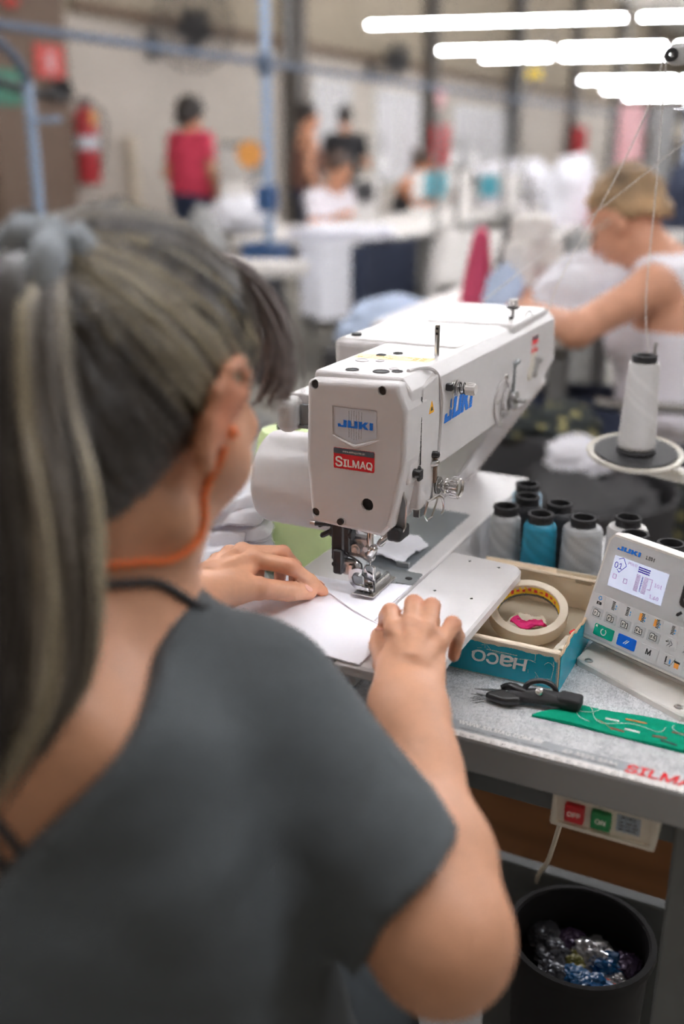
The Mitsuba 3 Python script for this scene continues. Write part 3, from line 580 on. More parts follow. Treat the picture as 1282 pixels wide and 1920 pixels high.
# thread spools
def thread_spool(u, w, zt, r, m, label, h=.097, taper=.0025):
    k = thing('thread_spool', label, 'thread spool', 'thread spools behind the teal box'); M = trimesh.transformations.translation_matrix((u, w, zt - h))
    put(k, 'core', xf(lathe([(.0125, h), (.0158, h), (.0163, h - .0012), (.0163, h - .0028), (.0152, h - .0035), (.0150, h - .0095), (.0158, h - .0115), (.0190, .006), (.0195, 0), (.0125, 0), (.0125, h)], 32), M), 'm_rubber', label='black plastic core')
    rings = 22; z = np.linspace(.008, h - .0125, rings); prof = [(.0155, z[0])] + [(r - taper * i / rings - (.003 if i in (0,) else .0016 if i == rings - 1 else 0) + .00025 * math.sin(i * 2.3), zz) for i, zz in enumerate(z)] + [(.0155, h - .0105)]
    put(k, 'thread', xf(lathe(prof, 40), M), m, 40); return k
def thread_tex(c):
    a = np.array(lin(c)); s_ = .35 if min(c) > 200 else 1.0
    def fn(p, n, uv):
        t = dr.atan2(n.y, n.x); z = p.z * 1000
        w1 = noise(t * 1.3 + z * .09, z * .12 + t * 2.0); w2 = noise(z * 3.0 + t * 9, t * 3)
        return mi.Color3f(*a.tolist()) * (0.94 - .10 * s_ + 0.20 * s_ * smoothstep(.25, .75, w1) + 0.12 * s_ * (w2 - .5))
    return proc(fn)
for nm, c in (('thread_grey', (168, 170, 172)), ('thread_teal', (28, 124, 152)), ('thread_white', (234, 233, 234)), ('thread_dark', (44, 46, 50)), ('thread_blue', (158, 190, 212))): mat(nm, thread_tex(c), .5, sheen=.6)
thread_spool(.0722, .2462, .835, .0208, 'm_thread_grey', 'narrow light grey thread spool leftmost in front, beside the teal-blue spool')
thread_spool(.0845, .2960, .835, .0205, 'm_thread_dark', 'black thread spool between the light blue spool and the narrow grey one')
thread_spool(.0700, .3450, .835, .0215, 'm_thread_blue', 'light blue thread spool standing farthest back beside the machine bed')
thread_spool(.1192, .2364, .835, .0222, 'm_thread_teal', 'teal-blue thread spool between the two grey spools')
thread_spool(.1290, .2870, .835, .0215, 'm_thread_dark', 'dark grey thread spool just behind the teal-blue one')
thread_spool(.1690, .2470, .835, .0262, 'm_thread_grey', 'wide light grey thread spool right of the teal-blue one')
thread_spool(.2170, .2720, .835, .0262, 'm_thread_white', 'white thread spool behind the control panel corner')
thread_spool(.2360, .2180, .835, .0205, 'm_thread_dark', 'dark thread spool half hidden by the top left corner of the control panel')
thread_spool(.2780, .2060, .835, .0205, 'm_thread_dark', 'dark thread spool rightmost, behind the top edge of the control panel')

# control panel
Q = .966; PO = EYE + (np.array([.2274, .125, .805]) - EYE) * Q
E1 = np.array([math.cos(-.4571), math.sin(-.4571), 0]); E2 = np.array([0, 0, math.cos(.2664)]) + np.array([-E1[1], E1[0], 0]) * math.sin(.2664); E3 = np.cross(E1, E2)
PF = lambda s, t, d=0.0: frame(PO + (E1 * s + E2 * t) * Q + E3 * d, E1, E2)
cp = thing('control_panel', 'grey-white sewing machine control panel with a lit screen and coloured keys', 'control panel')
mat('panel_film', (188, 188, 190), .35); mat('panel_body', (214, 210, 205), .4); mat('key', (214, 214, 217), .4); mat('key_grey', (186, 188, 191), .4); mat('key_green', (0, 150, 122), .4); mat('key_blue', (10, 96, 206), .4)
mat('screen_ink', (72, 58, 168), .6); mat('screen_pink', (186, 150, 190), .6); mat('ico_orange', (236, 160, 70), .5); mat('ico_blue', (60, 150, 220), .5)
outer = [(-.0225, -.062), (-.0165, -.0665), (.150, -.0665), (.160, -.058), (.160, .050), (.152, .0577), (-.0085, .0577), (-.0150, .050)]
po = sg.Polygon([(s * Q, t * Q) for s, t in outer]).buffer(-.004).buffer(.004, quad_segs=6)
cs = m3.CrossSection([[tuple(c) for c in np.array(sg.polygon.orient(po).exterior.coords)[:-1]]])
put(cp, 'housing', xf(m3.Manifold.batch_hull([m3.Manifold.extrude(cs, .017).translate([0, 0, -.022]), m3.Manifold.extrude(cs.offset(-.002), .001).translate([0, 0, -.0015]), m3.Manifold.extrude(cs.offset(-.006), .002).translate([0, 0, -.030])]), PF(0, 0)), 'm_panel_body')
fl = put(cp, 'film', xf(extr(po.buffer(-.0042), .0004), PF(0, 0, -.0007)), 'm_panel_film', label='clear-coated front film'); put(fl, 'key_field', xf(extr(sg.Polygon([(s * Q, t * Q) for s, t in ((-.0188, -.060), (.150, -.060), (.150, -.0125), (-.0165, -.0125))]), .0003), PF(0, 0, -.0003)), 'm_key')
scr = put(cp, 'screen', xf(extr(sg.box(0, 0, .0689 * Q, .0344 * Q), .0006), PF(0, 0, -.0002)), 'm_badge', emitter=emitter(.115, (198, 214, 255)), label='lit pale blue display')
tx = lambda s, h, a, b, m, par, d=.0006, **k: text(s, h, PF(a, b, d), m, par, depth=.0002, **k)
tx('01', .0062, .0075, .0215, 'm_screen_ink', scr, bold=False); put(scr, 'frame_mark', xf(extr(sg.LineString([(.006, .0305), (.0112, .0332), (.0168, .0258), (.0098, .0172), (.007, .0195)]).buffer(.0003), .0002), PF(0, 0, .0006)), 'm_screen_ink')
tx('POLO', .0030, .0245, .0295, 'm_screen_pink', scr, bold=False); tx('101', .0038, .0605, .0165, 'm_screen_pink', scr, bold=False); tx('1.60', .0038, .0590, .0035, 'm_screen_pink', scr, bold=False)
for i in range(3): put(scr, 'bar_mark', xf(extr(sg.box(.0315, .0292 - .0022 * i, .0455, .0305 - .0022 * i), .0002), PF(0, 0, .0006)), 'm_screen_ink')
for i in range(12):
    for a, b in ((.0312, .0362), (.0408, .0458)): put(scr, 'stitch_mark', xf(extr(sg.box(a, .0215 - .0015 * i, b, .0222 - .0015 * i), .0002), PF(0, 0, .0006)), 'm_screen_pink')
for a in (.0382, .0390): put(scr, 'slit_mark', xf(extr(sg.box(a, .006, a + .0003, .022), .0002), PF(0, 0, .0006)), 'm_screen_ink')
for a, b in ((.004, .0095), (.0178, .0085)): put(scr, 'icon_mark', xf(extr(sg.LineString([(a, b), (a + .004, b), (a + .004, b + .0045), (a, b + .0045), (a, b)]).buffer(.0003), .0002), PF(0, 0, .0006)), 'm_screen_pink')
put(scr, 'bracket_mark', xf(extr(sg.LineString([(.047, .022), (.0505, .022), (.0505, .011), (.047, .011)]).buffer(.0003), .0002), PF(0, 0, .0006)), 'm_screen_pink')
letters('JUKI', .0046, PF(.0152, .0433, -.0002), 'm_logo_blue', fl, wide=1.35); tx('LBH', .0040, .0425, .0410, 'm_ink', fl, d=-.0002, bold=False)
for i in range(7):
    s = -.0040 + .01863 * i; kp = put(cp, 'key', xf(extr(rrect(.0125, .0125, .001, s * Q, -.0190 * Q), .0006), PF(0, 0, -.0002)), 'm_key')
    ic = lambda x0, y0, x1, y1, m: put(kp, 'icon', xf(extr(sg.box(s * Q + x0, -.0190 * Q + y0, s * Q + x1, -.0190 * Q + y1), .0003), PF(0, 0, .0004)), m)
    if i == 0: ic(-.003, -.0045, .003, -.0015, 'm_ink'); ic(-.001, -.004, .001, -.0022, 'm_white_print'); put(kp, 'icon', xf(extr(sg.Point(s * Q, -.0190 * Q + .0025).buffer(.0022).difference(sg.Point(s * Q, -.0190 * Q + .0025).buffer(.0014)), .0003), PF(0, 0, .0004)), 'm_ico_blue')
    else:
        if i in (3, 4): ic(-.0035, -.0035, -.0002, .0042, 'm_ico_orange')
        for j in range(6): ic(-.0018 + (.001 if i > 2 else 0), -.0042 + .0016 * j, .0016 + (.001 if i > 2 else 0), -.0034 + .0016 * j, 'm_ink')
        for j in (0, 1): ic(.0030, -.003 + .003 * j, .0042, -.0015 + .003 * j, 'm_ico_blue')
for i in range(5):
    s = (-.0038 + .01857 * i) * Q; t = -.0334 * Q; kp = put(cp, 'function_key', xf(extr(rrect(.0145, .0110, .001, s, t), .0008), PF(0, 0, -.0002)), 'm_key_grey')
    fd = sg.Polygon([(s - .004, t - .0032), (s + .004, t - .0032), (s + .004, t + .0022), (s + .001, t + .0022), (s + .0004, t + .0033), (s - .0032, t + .0033), (s - .004, t + .0022)])
    put(kp, 'folder', xf(extr(fd, .0002), PF(0, 0, .0006)), 'm_white_print'); put(kp, 'outline', xf(extr(fd.exterior.buffer(.0003), .0003), PF(0, 0, .0006)), 'm_ink'); text(f'F{i + 1}', .0034, frame(PO + E1 * s + E2 * (t - .0021) + E3 * .0008, E1, E2), 'm_ink', kp, depth=.0003)
def bigkey(s0, s1, m, mark, label=None, t0=-.0568, t1=-.0442):
    kp = put(cp, 'key', xf(extr(rrect((s1 - s0) * Q, (t1 - t0) * Q, .001, (s0 + s1) / 2 * Q, (t0 + t1) / 2 * Q), .0010), PF(0, 0, -.0002)), m, label=label); c = ((s0 + s1) / 2 * Q, (t0 + t1) / 2 * Q); mark(kp, c); return kp
ex = lambda g, kp, m='m_white_print', d=.0008: put(kp, 'symbol', xf(extr(g, .0003), PF(0, 0, d)), m)
bigkey(-.0018, .0238, 'm_key_green', lambda k, c: (ex(sg.LineString([(c[0] + .0032 * math.cos(a), c[1] + .0032 * math.sin(a)) for a in np.linspace(2.0, 7.2, 20)]).buffer(.0005), k), ex(sg.box(c[0] - .0108, c[1] + .0030, c[0] - .0086, c[1] + .0052), k)), 'green ready key')
bigkey(.0298, .0530, 'm_key_blue', lambda k, c: [ex(sg.LineString([(c[0] + x - .0018, c[1] - .0020), (c[0] + x + .0018, c[1] + .0020)]).buffer(.0004), k) for x in (-.0011, .0012)], 'blue reset key')
bigkey(.0585, .0812, 'm_key', lambda k, c: text('M', .0056, frame(PO + E1 * c[0] + E2 * (c[1] - .0028) + E3 * .0008, E1, E2), 'm_ink', k, depth=.0003), 'pale key reading M')
bigkey(.0868, .1120, 'm_key', lambda k, c: (ex(sg.box(c[0] - .0085, c[1] - .0025, c[0] - .007, c[1] + .0038), k, 'm_ink'), ex(sg.box(c[0] - .0036, c[1] - .0025, c[0] - .0022, c[1] + .0022), k, 'm_ico_blue'), ex(sg.box(c[0] - .0085, c[1] - .0042, c[0] - .002, c[1] - .0036), k, 'm_ink'), ex(sg.LineString([(c[0] - .0022, c[1] - .0048), (c[0] + .0022, c[1] + .0045)]).buffer(.0002), k, 'm_ink'), ex(sg.box(c[0] + .0025, c[1] - .004, c[0] + .0075, c[1] + .001), k, 'm_ico_orange'), ex(sg.box(c[0] + .0018, c[1] + .001, c[0] + .0082, c[1] + .003), k, 'm_ink')), 'pale key with a bobbin symbol')
bigkey(.0835, .0985, 'm_key', lambda k, c: [ex(sg.LineString([(c[0] + x, c[1] + .003), (c[0] + x + .003, c[1]), (c[0] + x, c[1] - .003)]).buffer(.0003), k, 'm_slate') for x in (-.003, 0)] + [ex(sg.box(c[0] - .005, c[1] + .0005, c[0] - .003, c[1] + .0018), k, 'm_ink')], None, -.0385, -.0275)
bigkey(.1030, .1180, 'm_key', lambda k, c: ex(sg.LineString([(c[0] - .003, c[1] + .003), (c[0], c[1]), (c[0] - .003, c[1] - .003)]).buffer(.0003), k, 'm_slate'), None, -.0385, -.0275)
bigkey(.0845, .0995, 'm_key_grey', lambda k, c: ex(sg.Polygon([(c[0] - .003, c[1] - .003), (c[0] - .0025, c[1] - .0005), (c[0] + .0015, c[1] + .003), (c[0] + .0035, c[1] + .001), (c[0] - .0005, c[1] - .003)]), k, 'm_ink'), 'key with a pencil symbol', -.0060, .0060)
rk = put(cp, 'rocker_key', xf(extr(rrect(.0115, .029, .0055, .0945 * Q, .0225 * Q), .0014), PF(0, 0, -.0002)), 'm_black', label='black up-down rocker key'); put(rk, 'divider', xf(extr(sg.box(.0945 * Q - .0045, .0223 * Q, .0945 * Q + .0045, .0226 * Q), .0003), PF(0, 0, .0012)), 'm_slate')
for sgn in (1, -1): put(rk, 'arrow', xf(extr(sg.Polygon([(.0945 * Q - .002, .0225 * Q + sgn * .006), (.0945 * Q + .002, .0225 * Q + sgn * .006), (.0945 * Q, .0225 * Q + sgn * .009)]), .0003), PF(0, 0, .0012)), 'm_white_print')
foot = sg.Polygon([(.2153, .0527), (.337, -.019), (.40, .05), (.30, .135), (.235, .118), (.222, .100)]).buffer(-.008).buffer(.008, quad_segs=6)
fcs = m3.CrossSection([[tuple(c) for c in np.array(foot.exterior.coords)[:-1]][::-1] if not foot.exterior.is_ccw else [tuple(c) for c in np.array(foot.exterior.coords)[:-1]]])
ftp = put(cp, 'foot_plate', m3.Manifold.batch_hull([m3.Manifold.extrude(fcs, .0055), m3.Manifold.extrude(fcs.offset(-.0015), .007)]).translate([0, 0, ZT]), 'm_panel_body')
for u, w in ((.2292, .0525), (.3292, -.0025)): put(ftp, 'screw', lathe([(0, 0), (.0046, 0), (.0042, .0010), (.0020, .0012), (.0016, .0004), (0, .0004)], 24, (u, w, ZT + .0068), (0, 0, 1)), 'm_chrome')
put(cp, 'neck', rhull([*(np.array([.245, .088, ZT + .008]) + E1 * s for s in (0, .10)), *(np.array([.262, .116, ZT + .008]) + E1 * s for s in (0, .10)), *(PO + E1 * s + E2 * t - E3 * .027 for s in (.02, .11) for t in (-.03, .0))], .006, 10), 'm_panel_body')

# snips, felt strip and loose threads
sn = thing('thread_snips', 'black thread snips with a finger ring lying on the green felt strip', 'scissors')
put(sn, 'handle', rhull([(.176, -.0545, .7470), (.180, -.0485, .7480), (.240, -.0480, .7500), (.2405, -.0395, .7500), (.205, -.0470, .7535)], .0045, 14), 'm_soft_black'); put(sn, 'handle', rhull([(.160, -.0615, .7455), (.176, -.0640, .7460), (.186, -.0600, .7470), (.170, -.0560, .7475)], .0048, 16), 'm_black')
put(sn, 'handle', tube(spline([(.166, -.045, .748), (.174, -.0445, .7515), (.184, -.0485, .7525), (.195, -.050, .752)], 16), [.003 + .0016 * math.sin(math.pi * i / 15) for i in range(16)], 10), 'm_black')
put(sn, 'finger_ring', tube([(.2045 + .0145 * math.cos(a), -.0435 + .004 * math.cos(a), .7535 + .0112 * math.sin(a)) for a in np.linspace(-.5, 3.6, 28)], .0027, 10), 'm_black'); put(sn, 'end_block', rhull([(u, w, z) for u in (.226, .2425) for w in (-.050, -.038) for z in (.7475, .7535)], .003, 10), 'm_rubber')
put(sn, 'pivot_screw', lathe([(0, 0), (.0042, 0), (.0036, .0018), (.0012, .0022), (0, .0014)], 20, (.2055, -.0505, .757), (-.1, -.6, .8)), 'm_chrome', label='silver pivot screw')
put(sn, 'blade', [xf(extr(sg.Polygon([(0, 0), (.030, -.003), (.032, .004)]), .0012), frame((.1395, -.0500, .7425), (.99, .12, .08), (-.12, .99, 0)))], 'm_steel'); put(sn, 'blade', [xf(extr(sg.Polygon([(0, 0), (.028, -.004), (.030, .003)]), .0012), frame((.1440, -.0560, .7415), (.985, -.17, .06), (.17, .985, 0)))], 'm_satin')
def felt(a, b, m=20, k=6):
    P0 = np.array([(.2050, -.0715), (.2440, -.0705), (.345, -.0725), (.42, -.078)]); P1 = np.array([(.2085, -.0650), (.2445, -.0330), (.340, -.0250), (.42, -.0275)])
    x = [0, .25, .75, 1]; f = lambda P, t: np.array([np.interp(t, x, P[:, 0]), np.interp(t, x, P[:, 1])]); return f(P0, a) * (1 - b) + f(P1, a) * b
fz = lambda u, w: ZT + .0022 + .0014 * (math.sin(u * 70 + w * 40) + 1) * .5
v = [(*felt(i / 40, j / 8), 0) for i in range(41) for j in range(9)]; v = np.array([(u, w, fz(u, w)) for u, w, _ in v]); i, j = np.meshgrid(np.arange(40), np.arange(8), indexing='ij'); q = (i * 9 + j).ravel(); fq = np.vstack([np.stack([q, q + 9, q + 10], 1), np.stack([q, q + 10, q + 1], 1)])
bot = v.copy(); bot[:, 2] = ZT + .0002; n0 = len(v); edge = [i * 9 for i in range(41)] + [40 * 9 + j for j in range(1, 9)] + [i * 9 + 8 for i in range(39, -1, -1)] + [j for j in range(7, 0, -1)]
side = [(a, a + n0, b + n0) for a, b in zip(edge, edge[1:] + edge[:1])] + [(a, b + n0, b) for a, b in zip(edge, edge[1:] + edge[:1])]
mat('felt', grain((8, 134, 104), 700, .2), .9, spec=.1); fs = one('felt_strip', trimesh.Trimesh(np.vstack([v, bot]), np.vstack([fq, fq[:, ::-1] + n0, np.array(side)]), process=False), 'm_felt', 'green felt strip with sewn test stitches, lying under the black snips', 'fabric strip')
mat('thread_brown', (116, 58, 44), .7); mat('thread_orange', (176, 112, 52), .7)
for (u, w, a, L, m) in ((.276, -.0465, .06, .012, 'white_print'), (.297, -.0410, .02, .019, 'thread_orange'), (.284, -.0625, -.1, .012, 'thread_brown'), (.297, -.0585, -.05, .013, 'white_print'), (.322, -.0600, .1, .012, 'thread_brown'), (.331, -.0660, -.15, .014, 'ink'), (.338, -.0450, .05, .014, 'thread_brown')):
    p0 = np.array([u, w]); d = np.array([math.cos(a), math.sin(a)]) * L / 2
    put(fs, 'stitch', rhull([(*(p0 + d * s + np.array([0, o])), fz(u, w) + .0001) for s in (-1, 1) for o in (-.0008, .0008)], .0006, 6), 'm_' + m)
def loose(pts, label, m='m_white_print', r=.00028):
    return one('loose_thread', tube(spline([(u, w, z) for u, w, z in pts], 30), r, 5), m, label, 'thread', 'loose thread ends')
zf = ZT + .0045
loose([(.245, -.036, zf), (.256, -.044, zf + .002), (.262, -.056, zf), (.268, -.060, zf), (.285, -.053, zf), (.305, -.050, zf), (.318, -.053, zf), (.324, -.042, zf)], 'long pale loose thread curling over the green felt strip')
loose([(.244, -.048, zf), (.255, -.045, zf), (.262, -.036, zf)], 'short pale thread end beside the snips end block'); loose([(.243, -.052, zf), (.250, -.060, zf), (.258, -.0625, zf)], 'pale thread curl at the felt edge below the snips')
loose([(.331, -.035, zf), (.331, -.043, zf + .001), (.338, -.047, zf), (.35, -.046, zf)], 'pale thread at the right edge of the green felt'); loose([(.262, -.055, zf), (.274, -.062, zf), (.280, -.068, zf)], 'reddish thread end on the green felt strip', 'm_thread_orange')
for i, (a, b) in enumerate((((.152, -.060), (.139, -.0575)), ((.155, -.066), (.141, -.066)), ((.152, -.068), (.143, -.0715)), ((.156, -.070), (.147, -.074)), ((.150, -.064), (.143, -.0625)))):
    one('loose_thread', tube([(*a, ZT + .003), ((a[0] + b[0]) / 2, (a[1] + b[1]) / 2 + .0006, ZT + .002), (*b, ZT + .0012)], .00035, 5), 'm_ink', 'black thread ends sticking out at the snips tip', 'thread', 'black thread ends by the snips')

# thread stand with the white cone, guides and running threads
ts = thing('thread_stand', 'thread stand with a round cone plate, arm and upper thread guide behind the table', 'thread stand')
put(ts, 'pole', [cyl((.335, .425, ZT), (.335, .425, 1.42), .008, 16), cyl((.335, .425, ZT), (.335, .425, ZT + .02), .02, 20)], 'm_white_metal')
put(ts, 'arm', rhull([(.172, .424, .859), (.182, .452, .859), (.335, .418, .842), (.335, .440, .842), (.172, .424, .851), (.182, .452, .851), (.335, .418, .834), (.335, .440, .834)], .003, 8), 'm_ivory')
dn = np.array([.05, -.13, 1.0]); dc = np.array([.190, .430, .8660])
put(ts, 'cone_plate', lathe([(0, 0), (.058, 0), (.0625, .003), (.064, .0065), (.0625, .0085), (.0555, .0065), (0, .0060)], 56, dc, dn), 'm_ivory', label='ivory cone plate'); put(ts, 'pad', lathe([(0, .006), (.0535, .006), (.0545, .0078), (.053, .009), (0, .009)], 56, dc, dn), 'm_soft_black', label='black foam pad')
put(ts, 'spindle', cyl(dc + dn * .008, dc + np.array([.0105, .012, .151]), .0022, 10), 'm_steel')
put(ts, 'guide_arm', rhull([(.335, .425, 1.358), (.335, .425, 1.370), (.186, .448, 1.352), (.186, .448, 1.366)], .005, 12), 'm_machine_grey'); ey = np.array([.1795, .437, 1.3585])
put(ts, 'guide_eyelet', [lathe([(.003, -.003), (.0075, -.003), (.0080, 0), (.0075, .003), (.003, .003), (.003, -.003)], 28, ey + np.array([.005, .0, 0]), (.42, -.9, .1))], 'm_black', label='black thread eyelet')
cn = thing('thread_cone', 'white thread cone with a black core standing on the round plate', 'thread cone'); ca = dn / np.linalg.norm(dn) * .1 + np.array([-.004, 0, .9]); cb = dc + dn * .009
put(cn, 'core', lathe([(.010, .128), (.0155, .128), (.0160, .1265), (.0158, .1205), (.0165, .118), (.0225, .004), (.0262, .0), (.0262, -.0008), (.010, -.0008), (.010, .128)], 36, cb, ca), 'm_rubber', label='black cone core')
put(cn, 'thread', lathe([(.016, .119), (.0188, .1185), (.0196, .116), (.0245, .012), (.0246, .008), (.0232, .0045), (.018, .004)], 40, cb, ca), 'm_thread_white')
RT = .0008
runs = ((spline([cb + ca * .13 + np.array([.004, .004, 0]), (.1835, .445, 1.05), (.1815, .441, 1.16), (.1805, .439, 1.27), ey], 30), 'white thread rising from the white cone to the upper eyelet'),
        (spline([ey + np.array([-.004, .004, 0]), (.145, .435, 1.25), (.105, .425, 1.16), (.078, .418, 1.10), (.062, .415, 1.050)], 30), 'white thread running from the upper eyelet down to the arm corner'),
        (np.linspace((-.055, .495, 1.048), (.345, .43, 1.372), 12), 'white thread crossing from the rear of the arm up to the right'))
for p, l in runs: one('running_thread', tube(p, RT, 5), 'm_white_print', l, 'thread', 'running threads of the machine')

# lime cone and white garments left of the machine
mat('lime', grain((212, 230, 170), 40, .05), .55); lc = thing('lime_thread_cone', 'big lime green thread cone standing behind the machine motor', 'thread cone')
put(lc, 'thread', lathe([(0, 0), (.052, .001), (.0580, .006), (.0590, .012), (.0575, .10), (.054, .118), (.045, .15), (.0405, .172), (.036, .179), (0, .18)], 48, (-.186, .178, ZT), (-.06, 0, 1)), 'm_lime')
put(lc, 'core', lathe([(.012, .178), (.016, .178), (.016, .186), (.012, .186), (.012, .178)], 24, (-.186, .178, ZT), (-.06, 0, 1)), 'm_rubber')


def folded(c, size, rot, z0, m, label, seed, name='folded_garment', cat='garment', group=None, amp=.012, R=None, layers=3):
    """A folded garment: stacked soft layers with creases."""
    ms = []
    for L in range(layers):
        nx, ny = 36, 26; a, b = np.meshgrid(np.linspace(-1, 1, nx), np.linspace(-1, 1, ny), indexing='ij'); sh = 1 - .05 * L
        h = size[2] / layers; e = np.clip(1 - np.maximum(np.abs(a), np.abs(b)) ** 8, 0, 1) ** .5
        nz = meshkit.fbm(np.stack([a * 2.2 + seed, b * 2.2 + L * 3, a * 0 + seed], -1), 4, seed) - .5
        x = a * (1 - .20 * b ** 6) * size[0] / 2 * sh + .006 * np.sin(b * 3 + L + seed); y = b * (1 - .20 * a ** 6) * size[1] / 2 * sh + .006 * np.sin(a * 4 + L * 2)
        top = np.stack([x, y, L * h + h * .35 + e * h * .7 + nz * amp * (L + 1) / layers], -1).reshape(-1, 3); bt = np.stack([x, y, L * h + h * .35 - e * h * .35 - .0008 + nz * amp * (L + 1) / layers], -1).reshape(-1, 3)
        i, j = np.meshgrid(np.arange(nx - 1), np.arange(ny - 1), indexing='ij'); q = (i * ny + j).ravel(); f = np.vstack([np.stack([q, q + ny, q + ny + 1], 1), np.stack([q, q + ny + 1, q + 1], 1)])
        ed = [i * ny for i in range(nx)] + [(nx - 1) * ny + j for j in range(1, ny)] + [i * ny + ny - 1 for i in range(nx - 2, -1, -1)] + [j for j in range(ny - 2, 0, -1)]; n0 = nx * ny
        s = [(p, p + n0, r + n0) for p, r in zip(ed, ed[1:] + ed[:1])] + [(p, r + n0, r) for p, r in zip(ed, ed[1:] + ed[:1])]
        ms.append(trimesh.Trimesh(np.vstack([top, bt]), np.vstack([f, f[:, ::-1] + n0, np.array(s)]), process=False))
    q = asmesh(ms); M = trimesh.transformations.euler_matrix(0, 0, math.radians(rot)) if R is None else R; M = M.copy(); M[:3, 3] = (*c, z0); q.apply_transform(M)
    k = thing(name, label, cat, group); put(k, 'cloth', q, m, 70); return k


mat('white_cloth', (228, 228, 236), .85, spec=.2, sheen=.3); mat('blue_cloth', (176, 190, 214), .85, spec=.2); gr = 'white garments piled left of the machine'
folded((-.30, .02), (.26, .22, .035), 10, ZT, 'm_white_cloth', 'lowest white garment of the pile, behind the left hand', 1, group=gr)
folded((-.285, .05), (.22, .20, .030), -12, ZT + .036, 'm_white_cloth', 'middle white garment of the pile on the table', 4, group=gr)
k = folded((-.262, .115), (.15, .17, .06), 24, ZT + .060, 'm_white_cloth', 'topmost white garment with a button, beside the lime cone', 6, group=gr, amp=.022)
put(k, 'button', lathe([(0, 0), (.0042, 0), (.0046, .0008), (.0042, .0016), (.001, .0012), (0, .0012)], 20, (-.205, .075, .842), (.4, -.75, .5)), 'm_ivory'); put(k, 'band', rhull([(-.25, .02, .806), (-.195, .052, .806), (-.25, .024, .816), (-.195, .056, .816)], .004, 8), 'm_white_cloth')
scrap([(-.045, .085), (.004, .080), (.008, .15), (-.015, .165), (-.05, .15)], .8008, .012, 'm_white_cloth', 'cloth_offcut', 'crumpled white cloth offcut on the grey slide plate', 'fabric scrap', 21)
mt = one('steel_clip', cbox((-.004, .079, .801), (.012, .083, .8075), .0008), 'm_satin', 'small steel clip at the front edge of the white offcut', 'clip')

# the cloth being sewn: a flat layer under the foot and a folded placket held between the hands
def cloth_sheet(u0, u1, w0, w1, top, thick=.0012, nx=70, ny=60, right=None):
    a, b = np.meshgrid(np.linspace(0, 1, nx), np.linspace(0, 1, ny), indexing='ij'); u = u0 + (u1 - u0) * a; w = w0(u) + (w1(u) - w0(u)) * b; z = top(u, w, a, b)
    t = np.stack([u, w, z], -1).reshape(-1, 3); bt = t - [0, 0, thick]; i, j = np.meshgrid(np.arange(nx - 1), np.arange(ny - 1), indexing='ij'); q = (i * ny + j).ravel(); f = np.vstack([np.stack([q, q + ny, q + ny + 1], 1), np.stack([q, q + ny + 1, q + 1], 1)])
    ed = [i * ny for i in range(nx)] + [(nx - 1) * ny + j for j in range(1, ny)] + [i * ny + ny - 1 for i in range(nx - 2, -1, -1)] + [j for j in range(ny - 2, 0, -1)]; n0 = nx * ny
    s = [(p, p + n0, r + n0) for p, r in zip(ed, ed[1:] + ed[:1])] + [(p, r + n0, r) for p, r in zip(ed, ed[1:] + ed[:1])]
    return trimesh.Trimesh(np.vstack([t, bt]), np.vstack([f, f[:, ::-1] + n0, np.array(s)]), process=False)
wc = thing('sewn_garment', 'white garment front being sewn under the presser foot between both hands', 'garment')
one_ = np.ones_like
put(wc, 'lower_layer', cloth_sheet(-.105, .0335, lambda u: -.154 + 0 * u, lambda u: .020 + .010 * np.sin(u * 30) + .06 * (u + .1), lambda u, w, a, b: .8018 + .0004 * np.sin(u * 90 + w * 40)), 'm_white_cloth', 60)
fold_w = lambda u: np.interp(u, [-.13, -.045, -.03, .045, .06], [-.060, -.040, -.036, -.079, -.088])
put(wc, 'placket', cloth_sheet(-.125, .062, lambda u: -.1555 + 0 * u, fold_w, lambda u, w, a, b: .8032 + .0055 * np.clip(1 - np.abs(u + .035) / .09, 0, 1) ** 1.5 * b ** 2 + .004 * np.exp(-((u - .05) / .03) ** 2) * b ** 2 + .0012 * np.sin(u * 50 + w * 30)), 'm_white_cloth', 60, label='folded white placket')
put(wc, 'placket_edge', tube([(u, float(fold_w(np.array(u))) + .0004, .8030 + .0052 * max(0, 1 - abs(u + .035) / .09) ** 1.5 + .0036 * math.exp(-((u - .05) / .03) ** 2)) for u in np.linspace(-.12, .06, 50)], .0012, 6), 'm_white_cloth')
put(wc, 'pencil_mark', tube([(u, float(fold_w(np.array(u))) + .0022, .8030) for u in np.linspace(-.034, -.020, 8)], .0007, 5), 'm_grey_line')
bk = thing('hanging_cloth', 'white cloth hanging beside the operator under her elbow', 'cloth'); put(bk, 'cloth', cloth_sheet(.165, .228, lambda u: -.262 + 0 * u, lambda u: -.255 + 0 * u, lambda u, w, a, b: .56 - .30 * (1 - b) + .0 * u, .003, 24, 8), 'm_white_cloth', 60)

# waste bin under the table
bn = thing('waste_bin', 'round black waste bin with plastic scraps under the table', 'bin'); bc = (.248, .055, 0)
put(bn, 'body', lathe([(0, .004), (.062, .004), (.0795, .385), (.083, .388), (.083, .395), (.0765, .395), (.0765, .385), (.060, .010), (0, .010)], 48, bc), 'm_rubber'); put(bn, 'rim', lathe([(.0785, .386), (.0845, .386), (.0855, .391), (.0845, .397), (.0785, .397), (.0765, .391), (.0785, .386)], 48, bc), 'm_rubber')
def crumple(c, r, m, label, seed, sq=(1, 1, .6)):
    s = trimesh.creation.icosphere(3, 1.0); v = s.vertices; v = v * (0.55 + .9 * meshkit.fbm(v * 2.6 + seed, 4, seed))[:, None]; v = np.round(v * 5.5 + .3 * meshkit.noise(v * 9, seed)[:, None]) / 5.5 * .5 + v * .5; s.vertices = v * r * np.array(sq) + c; return one('plastic_scrap', s, m, label, 'plastic scrap', 'plastic scraps in the waste bin', smooth=False)
